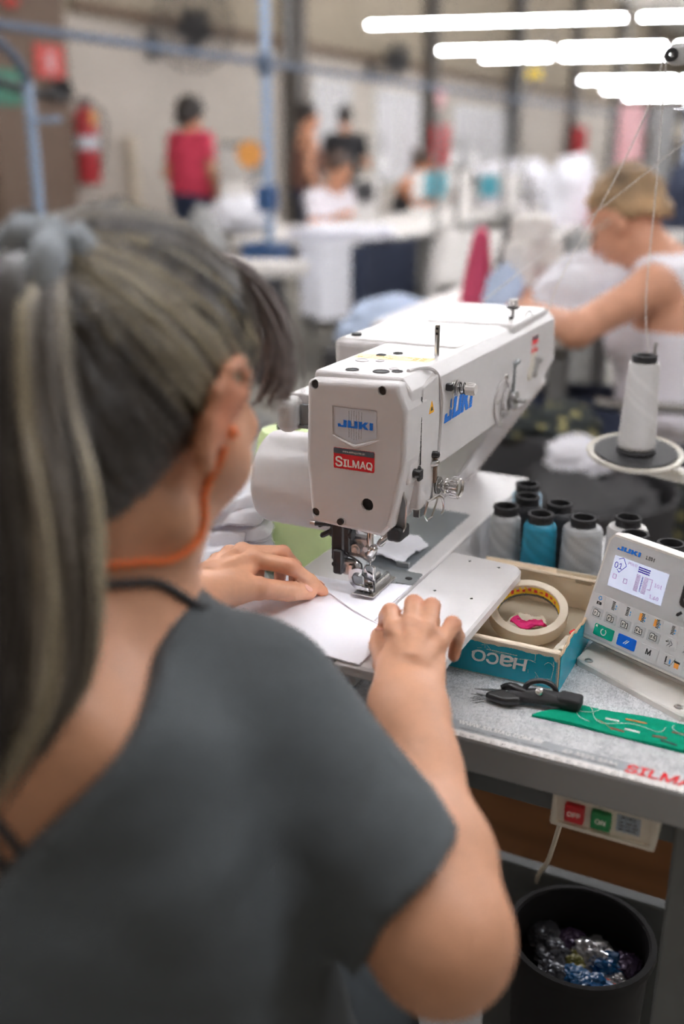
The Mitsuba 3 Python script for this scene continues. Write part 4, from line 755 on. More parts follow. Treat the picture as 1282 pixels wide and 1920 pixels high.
mat('foil', (196, 196, 202), .14, .7); mat('clear_plastic', (96, 98, 106), .18, .35); mat('blue_plastic', (10, 84, 140), .2, clearcoat=1.0); mat('orange_plastic', (212, 84, 52), .3); mat('violet_plastic', (84, 68, 98), .25, .3); mat('dark_plastic', (54, 54, 60), .25); mat('olive_plastic', (128, 124, 60), .3)  # scrap colours darkened to carry the shade inside the bin
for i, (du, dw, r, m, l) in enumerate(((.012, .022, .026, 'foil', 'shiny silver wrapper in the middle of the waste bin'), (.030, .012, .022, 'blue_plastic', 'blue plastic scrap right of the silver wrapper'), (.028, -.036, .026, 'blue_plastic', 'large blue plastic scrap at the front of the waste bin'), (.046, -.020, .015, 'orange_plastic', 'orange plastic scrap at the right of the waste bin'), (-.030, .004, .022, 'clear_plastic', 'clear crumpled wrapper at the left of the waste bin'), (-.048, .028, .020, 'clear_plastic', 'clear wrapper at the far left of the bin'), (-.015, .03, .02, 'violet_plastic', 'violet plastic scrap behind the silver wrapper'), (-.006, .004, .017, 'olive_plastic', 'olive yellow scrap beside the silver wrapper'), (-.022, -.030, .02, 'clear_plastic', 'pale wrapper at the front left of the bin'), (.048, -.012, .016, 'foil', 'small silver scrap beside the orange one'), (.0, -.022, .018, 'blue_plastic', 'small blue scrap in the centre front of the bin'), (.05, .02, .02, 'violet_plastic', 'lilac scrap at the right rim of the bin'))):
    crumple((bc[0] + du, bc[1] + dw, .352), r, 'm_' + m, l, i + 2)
one('plastic_waste', lathe([(0, .33), (.05, .335), (.072, .338), (.072, .325), (0, .30)], 24, bc), 'm_dark_plastic', 'dark plastic waste filling the bin', 'waste', kind='stuff')

# ---------------------------------------------------------------- the operator in the foreground
A_ = lambda *p: np.array(p, float)
EM = A_(-.0152, -.3785, 1.0679); _t = math.radians(30)
HX, HY = A_(1, 0, 0), A_(0, math.cos(_t), -math.sin(_t)); HZ = np.cross(HX, HY); HR = np.stack([HX, HY, HZ], 1)
hd = lambda *q: EM + HR @ A_(*q)
NK, SR, SL, ER, WR = A_(-.028, -.415, .962), A_(.0690, -.3530, .8640), A_(-.205, -.385, .885), A_(.2420, -.4060, .7640), A_(.1460, -.236, .8205)
EL, WL = A_(-.285, -.345, .735), A_(-.103, -.190, .848)
RH = {'i': [(.0976, -.1664, .848), (.0765, -.130, .8475), (.0630, -.1105, .833), (.0570, -.1035, .8165)], 'm': [(.1138, -.1614, .853), (.0987, -.118, .8559), (.0945, -.1065, .834), (.0935, -.110, .8150)],
      'r': [(.1299, -.1584, .850), (.1194, -.1183, .857), (.1165, -.1075, .835), (.1155, -.113, .8150)], 'l': [(.1434, -.1584, .840), (.1472, -.1267, .8483), (.1490, -.1150, .831), (.1475, -.1195, .8135)],
      't': [(.128, -.215, .822), (.094, -.178, .822), (.070, -.142, .818), (.0545, -.113, .8120)]}
LH = {'i': [(-.084, -.099, .860), (-.0520, -.0820, .852), (-.0434, -.0564, .828), (-.0365, -.0405, .8105)], 'm': [(-.0985, -.0985, .864), (-.0700, -.0650, .857), (-.0660, -.0470, .836), (-.069, -.042, .8130)],
      'r': [(-.1130, -.1000, .859), (-.0900, -.0600, .852), (-.0850, -.0450, .833), (-.088, -.041, .8130)], 'l': [(-.1260, -.1040, .850), (-.1090, -.0710, .843), (-.1040, -.0590, .828), (-.106, -.055, .8120)],
      't': [(-.0900, -.1570, .848), (-.0640, -.1240, .842), (-.0500, -.0870, .8265), (-.0425, -.0580, .8155)]}
_c = A_(.118, -.16, 0); _ax = A_(.93, .30, 0) / np.linalg.norm([.93, .30])
RH = {k: [tuple(A_(*q) - .15 * ((A_(*q) - _c) @ _ax) * _ax) for q in v] for k, v in RH.items()}
FRAD = {'i': (.0092, .0083, .0075, .0066), 'm': (.0094, .0082, .0076, .0066), 'r': (.0090, .0079, .0073, .0064), 'l': (.0082, .0074, .0066, .0058), 't': (.0150, .0110, .0102, .0078)}


def hand_field(Hd, W, E):
    ax = (A_(*Hd['l'][0]) - A_(*Hd['i'][0])); ax /= np.linalg.norm(ax)
    def fn(p):
        palm = None
        for k, s in (('i', -.012), ('m', -.005), ('r', .005), ('l', .012)):
            M = A_(*Hd[k][0]); c = cone(p, W + ax * s, M * .92 + W * .08 - [0, 0, .006], .0180, .0095); palm = c if palm is None else sminf(palm, c, .010)
        palm = sminf(palm, cone(p, W + ax * -.012, A_(*Hd['t'][0]) * .3 + A_(*Hd['t'][1]) * .7, .019, .0135), .012)
        d = palm
        for k in 'lrmit':
            f = chain(p, [A_(*q) for q in Hd[k]], FRAD[k], .003); f = sminf(f, np.linalg.norm(p - A_(*Hd[k][1]), axis=1) - FRAD[k][1] * 1.08, .002); d = sminf(d, f, .0018)
        for k in 'imrl':
            K = A_(*Hd[k][0]); d = sminf(d, np.linalg.norm(p - K - [0, 0, .0022], axis=1) - FRAD[k][0] * .98, .004); d = sminf(d, cone(p, K + [0, 0, .0065], K * .45 + W * .55 + [0, 0, .0155], .0040, .0035), .006)
        return d
    lo = np.min([q for k in Hd for q in Hd[k]] + [W], 0) - .03; hi = np.max([q for k in Hd for q in Hd[k]] + [W], 0) + .03
    return lambda p: boxed(fn, p, lo, hi, .05), ax


hfR, axR = hand_field(RH, WR, ER); hfL, axL = hand_field(LH, WL, EL)


def arm_field(p, S, E, W, ax):
    up = cone(p, S, E, .052, .043); mus = cone(p, S * .75 + E * .25 - [0, 0, .006], S * .35 + E * .65 - [0, 0, .006], .050, .042)
    d = (W - E) / np.linalg.norm(W - E); fo = cone(p, E, E + (W - E) * .28, .041, .0425); fo2 = cone(p, E + (W - E) * .28, W, .0425, .0225); fl = sminf(cone(p, E + (W - E) * .7, W + ax * .0095, .026, .0205), cone(p, E + (W - E) * .7, W - ax * .0095, .026, .0205), .012)
    q = sminf(sminf(up, mus, .03), sminf(sminf(fo, fo2, .02), fl, .02), .022)
    return sminf(q, np.linalg.norm(p - E - [0, 0, -.006], axis=1) - .040, .02)


def head_field(P):
    p = (P - EM) @ HR
    d = ell(p, (0, -.012, .055), (.0735, .096, .090)); d = sminf(d, ell(p, (0, .040, -.005), (.060, .062, .088)), .03)
    for s in (-1, 1):
        d = sminf(d, cone(p, (s * .052, .008, -.050), (s * .016, .078, -.088), .017, .016), .03); d = sminf(d, cone(p, (s * .046, .062, .000), (s * .056, .03, .004), .020, .018), .025)
        d = sminf(d, cone(p, (s * .012, .090, .038), (s * .045, .078, .034), .012, .012), .016)
        Oe, Fe, Ze, Ne = A_(s * .0815, -.006, .018), A_(-s * .05, 1.20, -.27), A_(s * .04, .23, 1.02), A_(s * .99, .06, -.02)
        L = lambda x, y, n=0.0: Oe + Fe * x + Ze * y + Ne * n
        e = chain(p, [L(.012, .010, -.002), L(.011, .024), L(.002, .034, .001), L(-.011, .034, .003), L(-.019, .023, .005), L(-.020, .006, .005), L(-.015, -.012, .003), L(-.006, -.026, .001), L(.004, -.031, -.001), L(.008, -.024, -.002)], (.003, .0036, .0040, .0042, .0042, .0042, .0042, .0055, .0058, .004), .004)
        e = sminf(e, chain(p, [L(.004, .022, -.002), L(-.010, .012, .0), L(-.008, -.008, -.001), L(.0, -.020, -.002)], (.004, .005, .005, .006), .006), .005); e = sminf(e, cone(p, L(.007, .022, -.003), L(-.010, .020, -.001), .0055, .0055), .005); e = sminf(e, cone(p, L(.008, -.004, -.002), L(.009, -.012, -.002), .0045, .004), .004); e = sminf(e, chain(p, [L(.0, .012, -.006), L(-.002, -.012, -.006)], (.012, .012), .004), .008)
        d = sminf(d, e, .006)
    d = sminf(d, cone(p, (0, .097, .030), (0, .116, -.018), .007, .011), .012)
    for s in (-1, 1): d = sminf(d, np.linalg.norm(p - A_(s * .011, .106, -.021), axis=1) - .008, .008)
    d = sminf(d, ell(p, (0, .098, -.050), (.022, .010, .0055)), .008); d = sminf(d, ell(p, (0, .096, -.059), (.019, .010, .006)), .006); return sminf(d, np.linalg.norm(p - A_(0, .084, -.090), axis=1) - .018, .02)


def torso_field(p):
    d = ell(p, (-.050, -.455, .830), (.150, .105, .185), np.array([[1, 0, 0], [0, .90, .43], [0, -.43, .90]]).T)
    d = sminf(d, cone(p, (-.050, -.500, .78), (-.055, -.585, .58), .125, .135), .06)
    d = sminf(d, cone(p, SR, NK - [0, 0, .035], .050, .048), .05); d = sminf(d, cone(p, SL, NK - [0, 0, .035], .050, .048), .05)
    for s in (-.085, .045): d = sminf(d, ell(p, (s - .01, -.495, .885), (.06, .035, .075), np.array([[1, 0, 0], [0, .85, .53], [0, -.53, .85]]).T), .04)
    for s in (-1, 1): d = sminf(d, ell(p, (-.05 + s * .068, -.375, .80), (.055, .055, .06)), .04)
    for s in (-.12, .02): d = sminf(d, cone(p, (s, -.60, .545), (s * 1.25, -.46, .545), .10, .09), .05)
    return d


def leg_field(p):
    d = None
    for s, k in ((-1, (-.19, -.20, .50)), (1, (.10, -.22, .50))):
        c = chain(p, [A_(-.055 + s * .075, -.58, .545), A_(*k), A_(k[0], -.24, .10), A_(k[0], -.16, .05)], (.095, .060, .038, .032), .03); d = c if d is None else np.minimum(d, c)
    return d


def body_field(p):
    nk = sminf(cone(p, NK, hd(0, -.030, -.030), .056, .051), cone(p, NK + [0, .02, -.01], hd(0, .0, -.055), .052, .046), .02)
    d = sminf(boxed(head_field, p, EM - .2, EM + .2, .08), nk, .022); d = sminf(d, boxed(torso_field, p, (-.32, -.80, .40), (.2, -.25, 1.05), .1), .035)
    for S, E, W, ax, hf in ((SR, ER, WR, axR, hfR), (SL, EL, WL, axL, hfL)):
        a = sminf(boxed(lambda q: arm_field(q, S, E, W, ax), p, np.minimum(np.minimum(S, E), W) - .07, np.maximum(np.maximum(S, E), W) + .07, .08), hf(p), .012); d = sminf(d, a, .028)
    return sminf(d, boxed(leg_field, p, (-.32, -.72, 0), (.25, -.10, .66), .08), .03)


def grad(f, p, e=.002):
    g = np.stack([f(p + A_(*(e * (np.arange(3) == k)))) - f(p - A_(*(e * (np.arange(3) == k)))) for k in range(3)], 1); return g / (np.linalg.norm(g, axis=1, keepdims=True) + 1e-9)


def snap(f, p, lift=0.0, it=8):
    p = np.array(p, float)
    for _ in range(it): p = p - (f(p) - lift)[:, None] * grad(f, p)
    return p


def skin_colour(v, base=(196, 145, 115), hands=()):
    c = np.repeat(np.array([lin(base)]), len(v), 0); n = meshkit.fbm(v * 35, 3, 3)[:, None] - .5; c = c * (1 + .24 * n) * (1 + .12 * (meshkit.fbm(v * 260, 2, 5)[:, None] - .5))
    for q, r, k in hands: w = np.exp(-(np.linalg.norm(v - q, axis=1) / r) ** 2)[:, None] * k; c = c * (1 - w * np.array([.05, .26, .30]))
    return np.clip(c, 0, 1)


vcol('skin', .48, specular=.4, sheen=.15)
op = thing('person', 'woman in a dark grey wide-necked top sewing at the table, ash-blonde ponytail seen from behind', 'person')
bm = soften(net(body_field, (-.40, -.78, 0.0), (.36, -.02, 1.28), .0031), 2)
spots = [(A_(*Hd[k][1]), .010, .9) for Hd in (RH, LH) for k in 'imrlt'] + [(A_(*Hd[k][3]), .010, .8) for Hd in (RH, LH) for k in 'imrlt'] + [(A_(*Hd[k][0]), .009, .5) for Hd in (RH, LH) for k in 'imrl'] + [(hd(.082, -.006, .020), .032, 1.3), (ER, .03, .5), (A_(.1262, -.178, .862), .0014, 2.0)]
put(op, None, bm, 'm_skin', color=skin_colour(bm.vertices, hands=spots))
mat('nail', (206, 156, 140), .28)
def nail(q, d, L=.011, w=.0085):
    d = A_(*d); d /= np.linalg.norm(d); q = snap(body_field, A_(*q)[None], -.0002)[0]; nrm = grad(body_field, q[None])[0]; d -= nrm * (nrm @ d); d /= np.linalg.norm(d)
    s = trimesh.creation.icosphere(3, 1.0); s.apply_transform(frame(q, d * L / 2, np.cross(nrm, d) * w / 2, nrm * .0011)); return put(op, 'nail', s, 'm_nail', True)
tocam = lambda p: (EYE - p) / np.linalg.norm(EYE - p)
for Hd, k, up, cam, L, w in ((LH, 't', .55, .85, .0125, .0105), (LH, 'i', 1.0, .1, .010, .008), (LH, 'm', 1.0, .0, .009, .0075), (RH, 't', .7, .3, .011, .009)):
    q, dd = A_(*Hd[k][3]), A_(*Hd[k][3]) - A_(*Hd[k][2]); nail(q - dd / np.linalg.norm(dd) * .003 + A_(0, 0, .008) * up + tocam(q) * .008 * cam, dd, L, w)

# face details (turned away)
mat('eye', (235, 232, 228), .2); mat('iris', (60, 40, 28), .2); mat('lips', (176, 96, 88), .45); mat('brow', (54, 42, 36), .8)
for s in (-1, 1):
    e = put(op, 'eye', mv(trimesh.creation.icosphere(3, .0115), hd(s * .031, .0835, .012)), 'm_eye', True); put(e, 'iris', mv(trimesh.creation.icosphere(2, .0052), hd(s * .031, .0905, .009)), 'm_iris', True)
    put(op, 'eyelid', mv(trimesh.creation.icosphere(3, .0122), hd(s * .031, .0815, .0155)), 'm_nail', True); put(op, 'eyebrow', tube([hd(s * .014, .100, .038), hd(s * .032, .097, .043), hd(s * .050, .084, .038)], [.003, .0035, .0015], 8), 'm_brow')
put(op, 'lips', [xf(trimesh.creation.icosphere(3, 1.0), frame(hd(0, .104, z), HX * .020, HY * .006, HZ * .004)) for z in (-.051, -.058)], 'm_lips', True)

# hair: a cap on the skull, strands drawn back to the tie, the ponytail
TIE = A_(-.024, -.424, 1.190); SK = hd(0, -.014, .052)
def hairline(p):           # > 0 where hair grows (head coordinates)
    return np.minimum.reduce([.070 - p[:, 1] + .35 * (p[:, 2] - .06), .6 * ((p[:, 2] - .046) + 1.30 * (.030 - p[:, 1])), p[:, 2] + .088])
def cap_field(P, bare=False):
    p = (P - EM) @ HR; d = ell(p, (0, -.014, .052), (.0790, .1010, .0905)); d = sminf(d, ell(p, (0, -.046, -.030), (.066, .064, .072)), .03); return d if bare else np.maximum(d, -hairline(p) * .8)
cap = soften(net(cap_field, EM - .2, EM + A_(.2, .2, .25), .005), 6)
vcol('hair', .38, specular=.8)
dark, mid, ash, blonde = (np.array(lin(c)) for c in ((44, 40, 37), (86, 79, 71), (120, 111, 98), (154, 144, 122)))
hr = put(op, 'hair', cap, 'm_hair', color=np.repeat(dark[None] * 1.05, len(cap.vertices), 0), label='ash-blonde streaked dark hair pulled back to a ponytail')
r2 = np.random.default_rng(11); ms, cols = [], []
tdir = (TIE - SK) / np.linalg.norm(TIE - SK)
roots = r2.normal(size=(9000, 3)); roots /= np.linalg.norm(roots, axis=1, keepdims=True)
pr_ = roots * [.0795, .1015, .091] + [0, -.014, .052]; dr_ = np.vstack([pr_ - [0, -.014, .052], np.stack([r2.uniform(-.075, .075, 9000), r2.uniform(-.11, .03, 9000), r2.uniform(-.15, -.05, 9000)], 1)]); dr_ /= np.linalg.norm(dr_, axis=1, keepdims=True); tt = np.full((18000, 1), .09); dw = dr_ @ HR.T
for _ in range(8): tt = tt - cap_field(SK + dw * tt, True)[:, None]
pr_ = dr_ * tt + [0, -.014, .052]; hl = hairline(pr_); sel = (hl > 0) & ((hl < .010) | (r2.random(18000) < .06))
nst = 0
for q in r2.permutation(pr_[sel])[:2000]:
    w0 = EM + HR @ q; a = (w0 - SK); a /= np.linalg.norm(a); ang = math.acos(np.clip(a @ tdir, -1, 1))
    if ang < .25: continue
    n_ = 14; t = np.linspace(0, 1, n_)[:, None]; dirs = (np.sin((1 - t) * ang) * a + np.sin(t * ang) * tdir) / math.sin(ang)
    wob = (meshkit.fbm(dirs * 5 + 3, 3, 2) - .5)[:, None] * .010; loc_ = dirs @ HR; lift = .0015 + .004 * r2.random() + wob.clip(-.002, .006)
    rad = 1 / np.linalg.norm(loc_ / np.array([.0795, .1015, .091]), axis=1, keepdims=True); pts = SK + dirs * rad; lf = (lift * np.minimum(1, 6 * t + .1))[:, 0]
    for _ in range(3): pts = pts + dirs * (lf - cap_field(pts, True))[:, None]
    pts[-1] = TIE + r2.normal(size=3) * .006
    ms.append(tube(pts, np.interp(np.linspace(0, 1, n_), [0, .15, .8, 1], [.0009, .0024, .0022, .0012]) * (.7 + .6 * r2.random()), 5, False))
    g = meshkit.fbm(np.array([[q[1] * 26, q[2] * 30, q[0] * 14]]), 2, 9)[0]; low = np.clip((.035 - q[2]) / .05, 0, 1); u_ = g + .22 * (r2.random() - .5)
    c = mid if u_ < .50 else ash if u_ < .60 else blonde
    if q[2] > .10: c = mid * .6 + ash * .35
    c = c * (1 - low) + dark * low; c = c if r2.random() > .34 else dark; cols.append(np.repeat((c * (.8 + .4 * r2.random()))[None], len(ms[-1].vertices), 0)); nst += 1
put(hr, 'strands', trimesh.util.concatenate(ms), 'm_hair', color=np.vstack(cols), kind='stuff')
tl = put(op, 'ponytail', tube(spline([TIE, (-.010, -.455, 1.184), (.003, -.482, 1.12), (.012, -.506, 1.045), (.016, -.533, .975), (.012, -.556, .925)], 16), [.012, .026, .032, .030, .022, .008], 10) if False else soften(tube(spline([TIE, (-.018, -.455, 1.180), (-.012, -.485, 1.115), (-.004, -.508, 1.045), (.002, -.535, .975), (.002, -.556, .925)], 20), np.interp(np.linspace(0, 1, 20), [0, .15, .45, .75, 1], [.010, .024, .030, .022, .004]), 14), 0), 'm_hair', color=np.repeat(dark[None], 20 * 14 + 2, 0), label='long streaked ponytail')
ms, cols = [], []
cen = spline([TIE, (-.016, -.452, 1.184), (-.006, -.485, 1.115), (.010, -.504, 1.045), (.016, -.530, .975), (.006, -.556, .915), (-.008, -.575, .875)], 22)
for i in range(620):
    a, rr = r2.random() * 2 * math.pi, math.sqrt(r2.random()); sp = np.interp(np.linspace(0, 1, 22), [0, .12, .4, .7, 1], [.010, .026, .046, .050, .020]) * (.75 + .35 * rr)
    o = np.stack([np.cos(a + .5 * np.linspace(0, 1, 22)) * sp, np.sin(a + .5 * np.linspace(0, 1, 22)) * sp * .6, 0 * sp], 1); wv = .004 * np.sin(np.linspace(0, 1, 22) * (6 + 3 * r2.random()) + 6.28 * r2.random()); o[:, 0] += wv
    m_ = int(22 * (.62 + .38 * r2.random())); pts = (cen + o)[:m_]
    ms.append(tube(pts, np.interp(np.linspace(0, 1, m_), [0, .1, .8, 1], [.0012, .0022, .0018, .0004]), 5, False)); g = meshkit.noise(np.array([[a * 1.9, 0, 3.]]), 4)[0] + .2 * (r2.random() - .5)
    c = dark if g < .42 else mid if g < .56 else ash if g < .70 else blonde; cols.append(np.repeat((c * (.8 + .4 * r2.random()))[None], len(ms[-1].vertices), 0))
put(tl, 'strands', trimesh.util.concatenate(ms), 'm_hair', color=np.vstack(cols), kind='stuff')
lk = [A_(-.012, -.275, 1.178), A_(.010, -.258, 1.168), A_(.026, -.249, 1.143), A_(.037, -.250, 1.112), A_(.041, -.257, 1.088), A_(.036, -.264, 1.072)]; ms = []
for i in range(70):
    o = r2.normal(size=3) * [.006, .004, .003]; ms.append(tube(spline([p + o * (.4 + 1.1 * j / 5) + r2.normal(size=3) * .0012 for j, p in enumerate(lk)], 14), np.interp(np.linspace(0, 1, 14), [0, .2, 1], [.0014, .0016, .0005]), 5, False))
mat('lock', (124, 114, 112), .5); put(op, 'fringe', ms, 'm_lock', True, label='loose greyish fringe lock')

# scrunchie
mat('scrunchie', (146, 152, 158), .8); a = np.linspace(0, 2 * math.pi, 41); ring = A_(-.022, -.428, 1.190); ux, uy = A_(.95, -.1, .28), A_(.2, .75, -.6)
ht = put(op, 'hair_tie', tube([ring + (ux * math.cos(t) + uy * math.sin(t)) * (.022 + .004 * math.sin(5 * t)) + A_(0, 0, .003 * math.sin(7 * t)) for t in a], [.0105 + .0035 * math.sin(9 * t) + .002 * math.sin(4 * t) for t in a], 12, False), 'm_scrunchie', label='pale grey fabric hair tie')
put(ht, 'flap', tube(spline([ring + A_(.014, -.012, .012), ring + A_(.026, -.026, .004), ring + A_(.026, -.036, -.020), ring + A_(.022, -.040, -.042)], 14), np.interp(np.linspace(0, 1, 14), [0, .3, 1], [.008, .012, .006]), 10), 'm_scrunchie')

# clothes
def fabric_folds(p, s=1.0):
    return (meshkit.fbm(p * A_(7, 7, 11) * s, 3, 12) - .5) * .020 + np.exp(-((p @ A_(.55, -.35, .75) - .685 - .03 * np.sin(p[:, 0] * 22)) / .010) ** 2) * -.006 + np.sin((p[:, 0] * .8 + p[:, 2] * 1.0 - p[:, 1] * .5) * 42 + 4 * meshkit.noise(p * 6, 2)) * .0022
nA = np.cross(A_(-.055, -.205, -.150), A_(-.05, .11, .02)); nA = nA / np.linalg.norm(nA); nA = nA if nA[2] > 0 else -nA
hb = A_(.1808, -.4308, .7482) - A_(.2191, -.3638, .8094); hn = np.cross(hb, (A_(.2, -.4, .78) - EYE)); hn /= np.linalg.norm(hn); hn = hn if hn @ (ER - SR) > 0 else -hn
def shirt_field(p):
    t = boxed(torso_field, p, (-.32, -.80, .40), (.2, -.25, 1.05), .12); t = t - .010
    belly = sminf(cone(p, A_(-.048, -.475, .80), A_(-.040, -.535, .56), .150, .160), cone(p, A_(-.13, -.570, .845), A_(.10, -.500, .815), .040, .040), .05) ; t = sminf(t, belly, .05); t = sminf(t, cone(p, A_(.045, -.425, .815), A_(.088, -.455, .58), .080, .118), .05)
    up = lambda S, E, k: sminf(cone(p, S, S + (E - S) * .62, .0530, .0530), cone(p, S + (E - S) * .2, S + (E - S) * .95, .0530, .0550), .02)
    aR = np.maximum(up(SR, ER, 1), (p - A_(.206, -.401, .766)) @ hn); hl_ = (EL - SL) / np.linalg.norm(EL - SL); aL = np.maximum(up(SL, EL, 1), (p - (SL + (EL - SL) * .62)) @ hl_)
    d = sminf(sminf(t, aR, .035), aL, .035) + fabric_folds(p)
    nB = nA * [-1, 1, 1]; cut = np.minimum((p - A_(.030, -.392, .9545)) @ nA, (p - A_(-.235, -.392, .9545)) @ nB)
    return np.maximum(-sminf(-d, -cut, .010), .53 - p[:, 2])
mat('shirt', grain((78, 83, 86), 900, .16, 2), .85, spec=.15, sheen=.3)
shirt = soften(net(shirt_field, (-.42, -.82, .50), (.36, -.22, 1.02), .0048), 3); put(op, 'shirt', shirt, 'm_shirt', True, label='dark grey wide-necked short-sleeved top')
for nm, pts in (('strap', [(.0, -.465, .995), (.0069, -.4459, .9894), (.0232, -.4179, .9798), (.0333, -.389, .9503), (.036, -.37, .935)]), ('strap', [(-.02, -.545, .935), (.0155, -.5496, .8961), (.0436, -.5532, .8516), (.055, -.55, .83)]), ('strap', [(-.015, -.55, .91), (.0197, -.558, .8694), (.0351, -.5609, .8427), (.045, -.56, .825)])):
    c = snap(body_field, spline(pts, 24), .0012); put(op, nm, tube(c, .0034, 8), 'm_soft_black', label='thin black top strap')
cord = snap(body_field, spline([hd(.082, .006, .010), (.0600, -.3667, 1.058), (.0603, -.3742, 1.0436), (.0489, -.3807, 1.0116), (.0363, -.4041, .9982), (.0169, -.4242, 1.0019), (-.01, -.445, 1.008)], 36), .0020); mat('orange', (226, 110, 38), .55)
put(op, 'earplug_cord', [tube(cord[2:], .0024, 8), rhull([hd(.076, .010, .014), hd(.084, .004, .012)], .0048, 10)], 'm_orange', label='orange earplug cord')
def trouser_field(p): return np.minimum(np.maximum(boxed(leg_field, p, (-.34, -.74, 0), (.27, -.08, .68), .1) - .012, .10 - p[:, 2]), ell(p, (-.055, -.60, .555), (.185, .135, .12))) + (meshkit.fbm(p * 14, 2, 6) - .5) * .008
mat('trousers', (52, 58, 62), .9); put(op, 'trousers', soften(net(trouser_field, (-.4, -.8, .06), (.34, -.05, .72), .010), 3), 'm_trousers', True, label='dark trousers')
for x in (-.19, .10): put(op, 'shoe', rhull([(x - .025, -.29, .04), (x + .025, -.29, .04), (x - .03, -.12, .032), (x + .03, -.12, .032), (x, -.07, .03)], .03, 12), 'm_rubber')
stl = thing('stool', 'dark padded work stool under the woman in the foreground', 'stool'); put(stl, 'seat', rhull([(x, y, z) for x in (-.20, .09) for y in (-.74, -.50) for z in (.405, .425)], .03, 12), 'm_soft_black')
for x, y in ((-.19, -.73), (.08, -.73), (-.19, -.51), (.08, -.51)): put(stl, 'leg', cyl((x, y, .40), (x * 1.12, y + (.02 if y > -.6 else -.02), 0), .014, 12), 'm_frame_grey')

# ---------------------------------------------------------------- the other people of the workshop
vcol('skin_far', .55)
def figure(label, o, face, J, cl, hair, group=None, h=.014, key_mesh=None, bun=False, skin=(196, 142, 112), shirt_cut=None, sleeve=.5, skirt=None, glasses=False, hairlow=.0, rough=.016, vol=0.0):
    """A person from joints in a frame with x right, y forward, z up, turned by face degrees (0 = towards +y) and set at o."""
    J = {k: A_(*v) for k, v in J.items()}; M = rotz(face, o); k = thing('person', label, 'person', group)
    hc, hp = J['head'], math.radians(J['tilt'][0]); hy = A_(0, math.cos(hp), -math.sin(hp)); hz = A_(0, math.sin(hp), math.cos(hp)); R = np.stack([A_(1, 0, 0), hy, hz], 1); rot = J.get('turn'); 
    if rot is not None: R = trimesh.transformations.rotation_matrix(math.radians(rot[0]), [0, 0, 1])[:3, :3] @ R
    g = J.get('girth', A_(1., 1., 1.))
    def head(P):
        p = (P - hc) @ R; d = sminf(ell(p, (0, -.01, .03), (.076, .096, .092)), ell(p, (0, .036, -.035), (.058, .060, .085)), .03)
        d = sminf(d, cone(p, (0, .094, .005), (0, .112, -.040), .008, .012), .012); d = sminf(d, np.linalg.norm(p - A_(0, .070, -.105), axis=1) - .022, .03)
        for s in (-1, 1): d = sminf(d, ell(p, (s * .078, -.004, -.012), (.008, .020, .031)), .008)
        return d
    def torso(p):
        ch, pl = J['chest'], J['pelvis']; w = abs(J['sl'][0] - J['sr'][0])
        d = sminf(ell(p, ch, (w * .44 * g[0], .115 * g[1], .20)), ell(p, pl + [0, 0, .03], (.165 * g[0], .125 * g[1], .15)), .09); d = sminf(d, ell(p, (ch + pl) / 2, (.135 * g[0], .110 * g[1], .17)), .06)
        for s in ('sl', 'sr'): d = sminf(d, cone(p, J[s], J['neck'] - [0, 0, .03], .054, .05), .05)
        for s in (-1, 1): d = sminf(d, ell(p, ch + A_(s * .075, .085 * g[1], -.02), (.062, .055, .062)), .04)
        return d
    def arms(p, grow=0, part=1.0):
        d = None
        for s in 'lr':
            S, E, W = J['s' + s], J['e' + s], J['w' + s]; c = cone(p, S, E if part == 1 else S + (E - S) * part, .050 + grow, .041 + grow)
            if part == 1:
                c = sminf(c, cone(p, E, W, .041, .026), .02); f = W + (W - E) / np.linalg.norm(W - E) * .075; f[2] -= .015; pm = cone(p, W, f, .026, .030); c = sminf(c, pm, .02)
                side = np.cross(f - W, [0, 0, 1.]); side /= np.linalg.norm(side) + 1e-9
                for q in (-1.2, -.4, .4, 1.2): c = sminf(c, cone(p, f + side * q * .017, f + (f - W) * .85 + side * q * .020 - [0, 0, .018], .0105, .008), .006)
                c = sminf(c, cone(p, W + (f - W) * .4, W + (f - W) * 1.1 + side * (.045 if s == 'l' else -.045), .013, .010), .01)
            d = c if d is None else np.minimum(d, c)
        return d
    def legs(p, grow=0):
        d = None
        for s in 'lr':
            H = J['pelvis'] + A_(.085 if s == 'r' else -.085, 0, -.04); c = chain(p, [H, J['k' + s], J['a' + s]], [.090 * g[0] + grow, .060 + grow, .040 + grow], .03); d = c if d is None else np.minimum(d, c)
        return d
    def body(p):
        nk = cone(p, J['neck'] - [0, 0, .02], hc + R @ A_(0, -.02, -.06), .058, .052); d = sminf(head(p), nk, .03); d = sminf(d, torso(p), .04); d = sminf(d, arms(p), .03); return sminf(d, legs(p), .04)
    P = np.array([v for q, v in J.items() if q not in ('tilt', 'turn', 'girth')]); lo, hi = P.min(0) - .24, P.max(0) + .26; lo[2] = max(lo[2], 0)
    b = soften(net(body, lo, hi, h), 2); put(k, None, b, 'm_skin_far', color=skin_colour(b.vertices, skin), M=M)
    fold = lambda p: (meshkit.fbm(p * A_(6, 6, 9), 3, 5) - .5) * .018
    def top(p):
        d = torso(p) - .012
        if sleeve: d = sminf(d, arms(p, .010, sleeve), .03)
        d = d + fold(p)
        if shirt_cut: d = np.maximum(d, shirt_cut(p))
        d = np.maximum(d, -(np.linalg.norm((p - (J['neck'] + [0, .015, .03])) * [1, 1, 1.1], axis=1) - .082)); return np.maximum(d, J['pelvis'][2] - .06 - p[:, 2])
    put(k, 'top', soften(net(top, lo, hi, h), 2), cl[0], True, M=M)
    put(k, 'trousers', soften(net(lambda p: np.maximum(np.minimum(legs(p, .012), ell(p, J['pelvis'], (.172 * g[0], .138 * g[1], .13))), .07 - p[:, 2]), lo, hi, h), 2), cl[1], True, M=M)
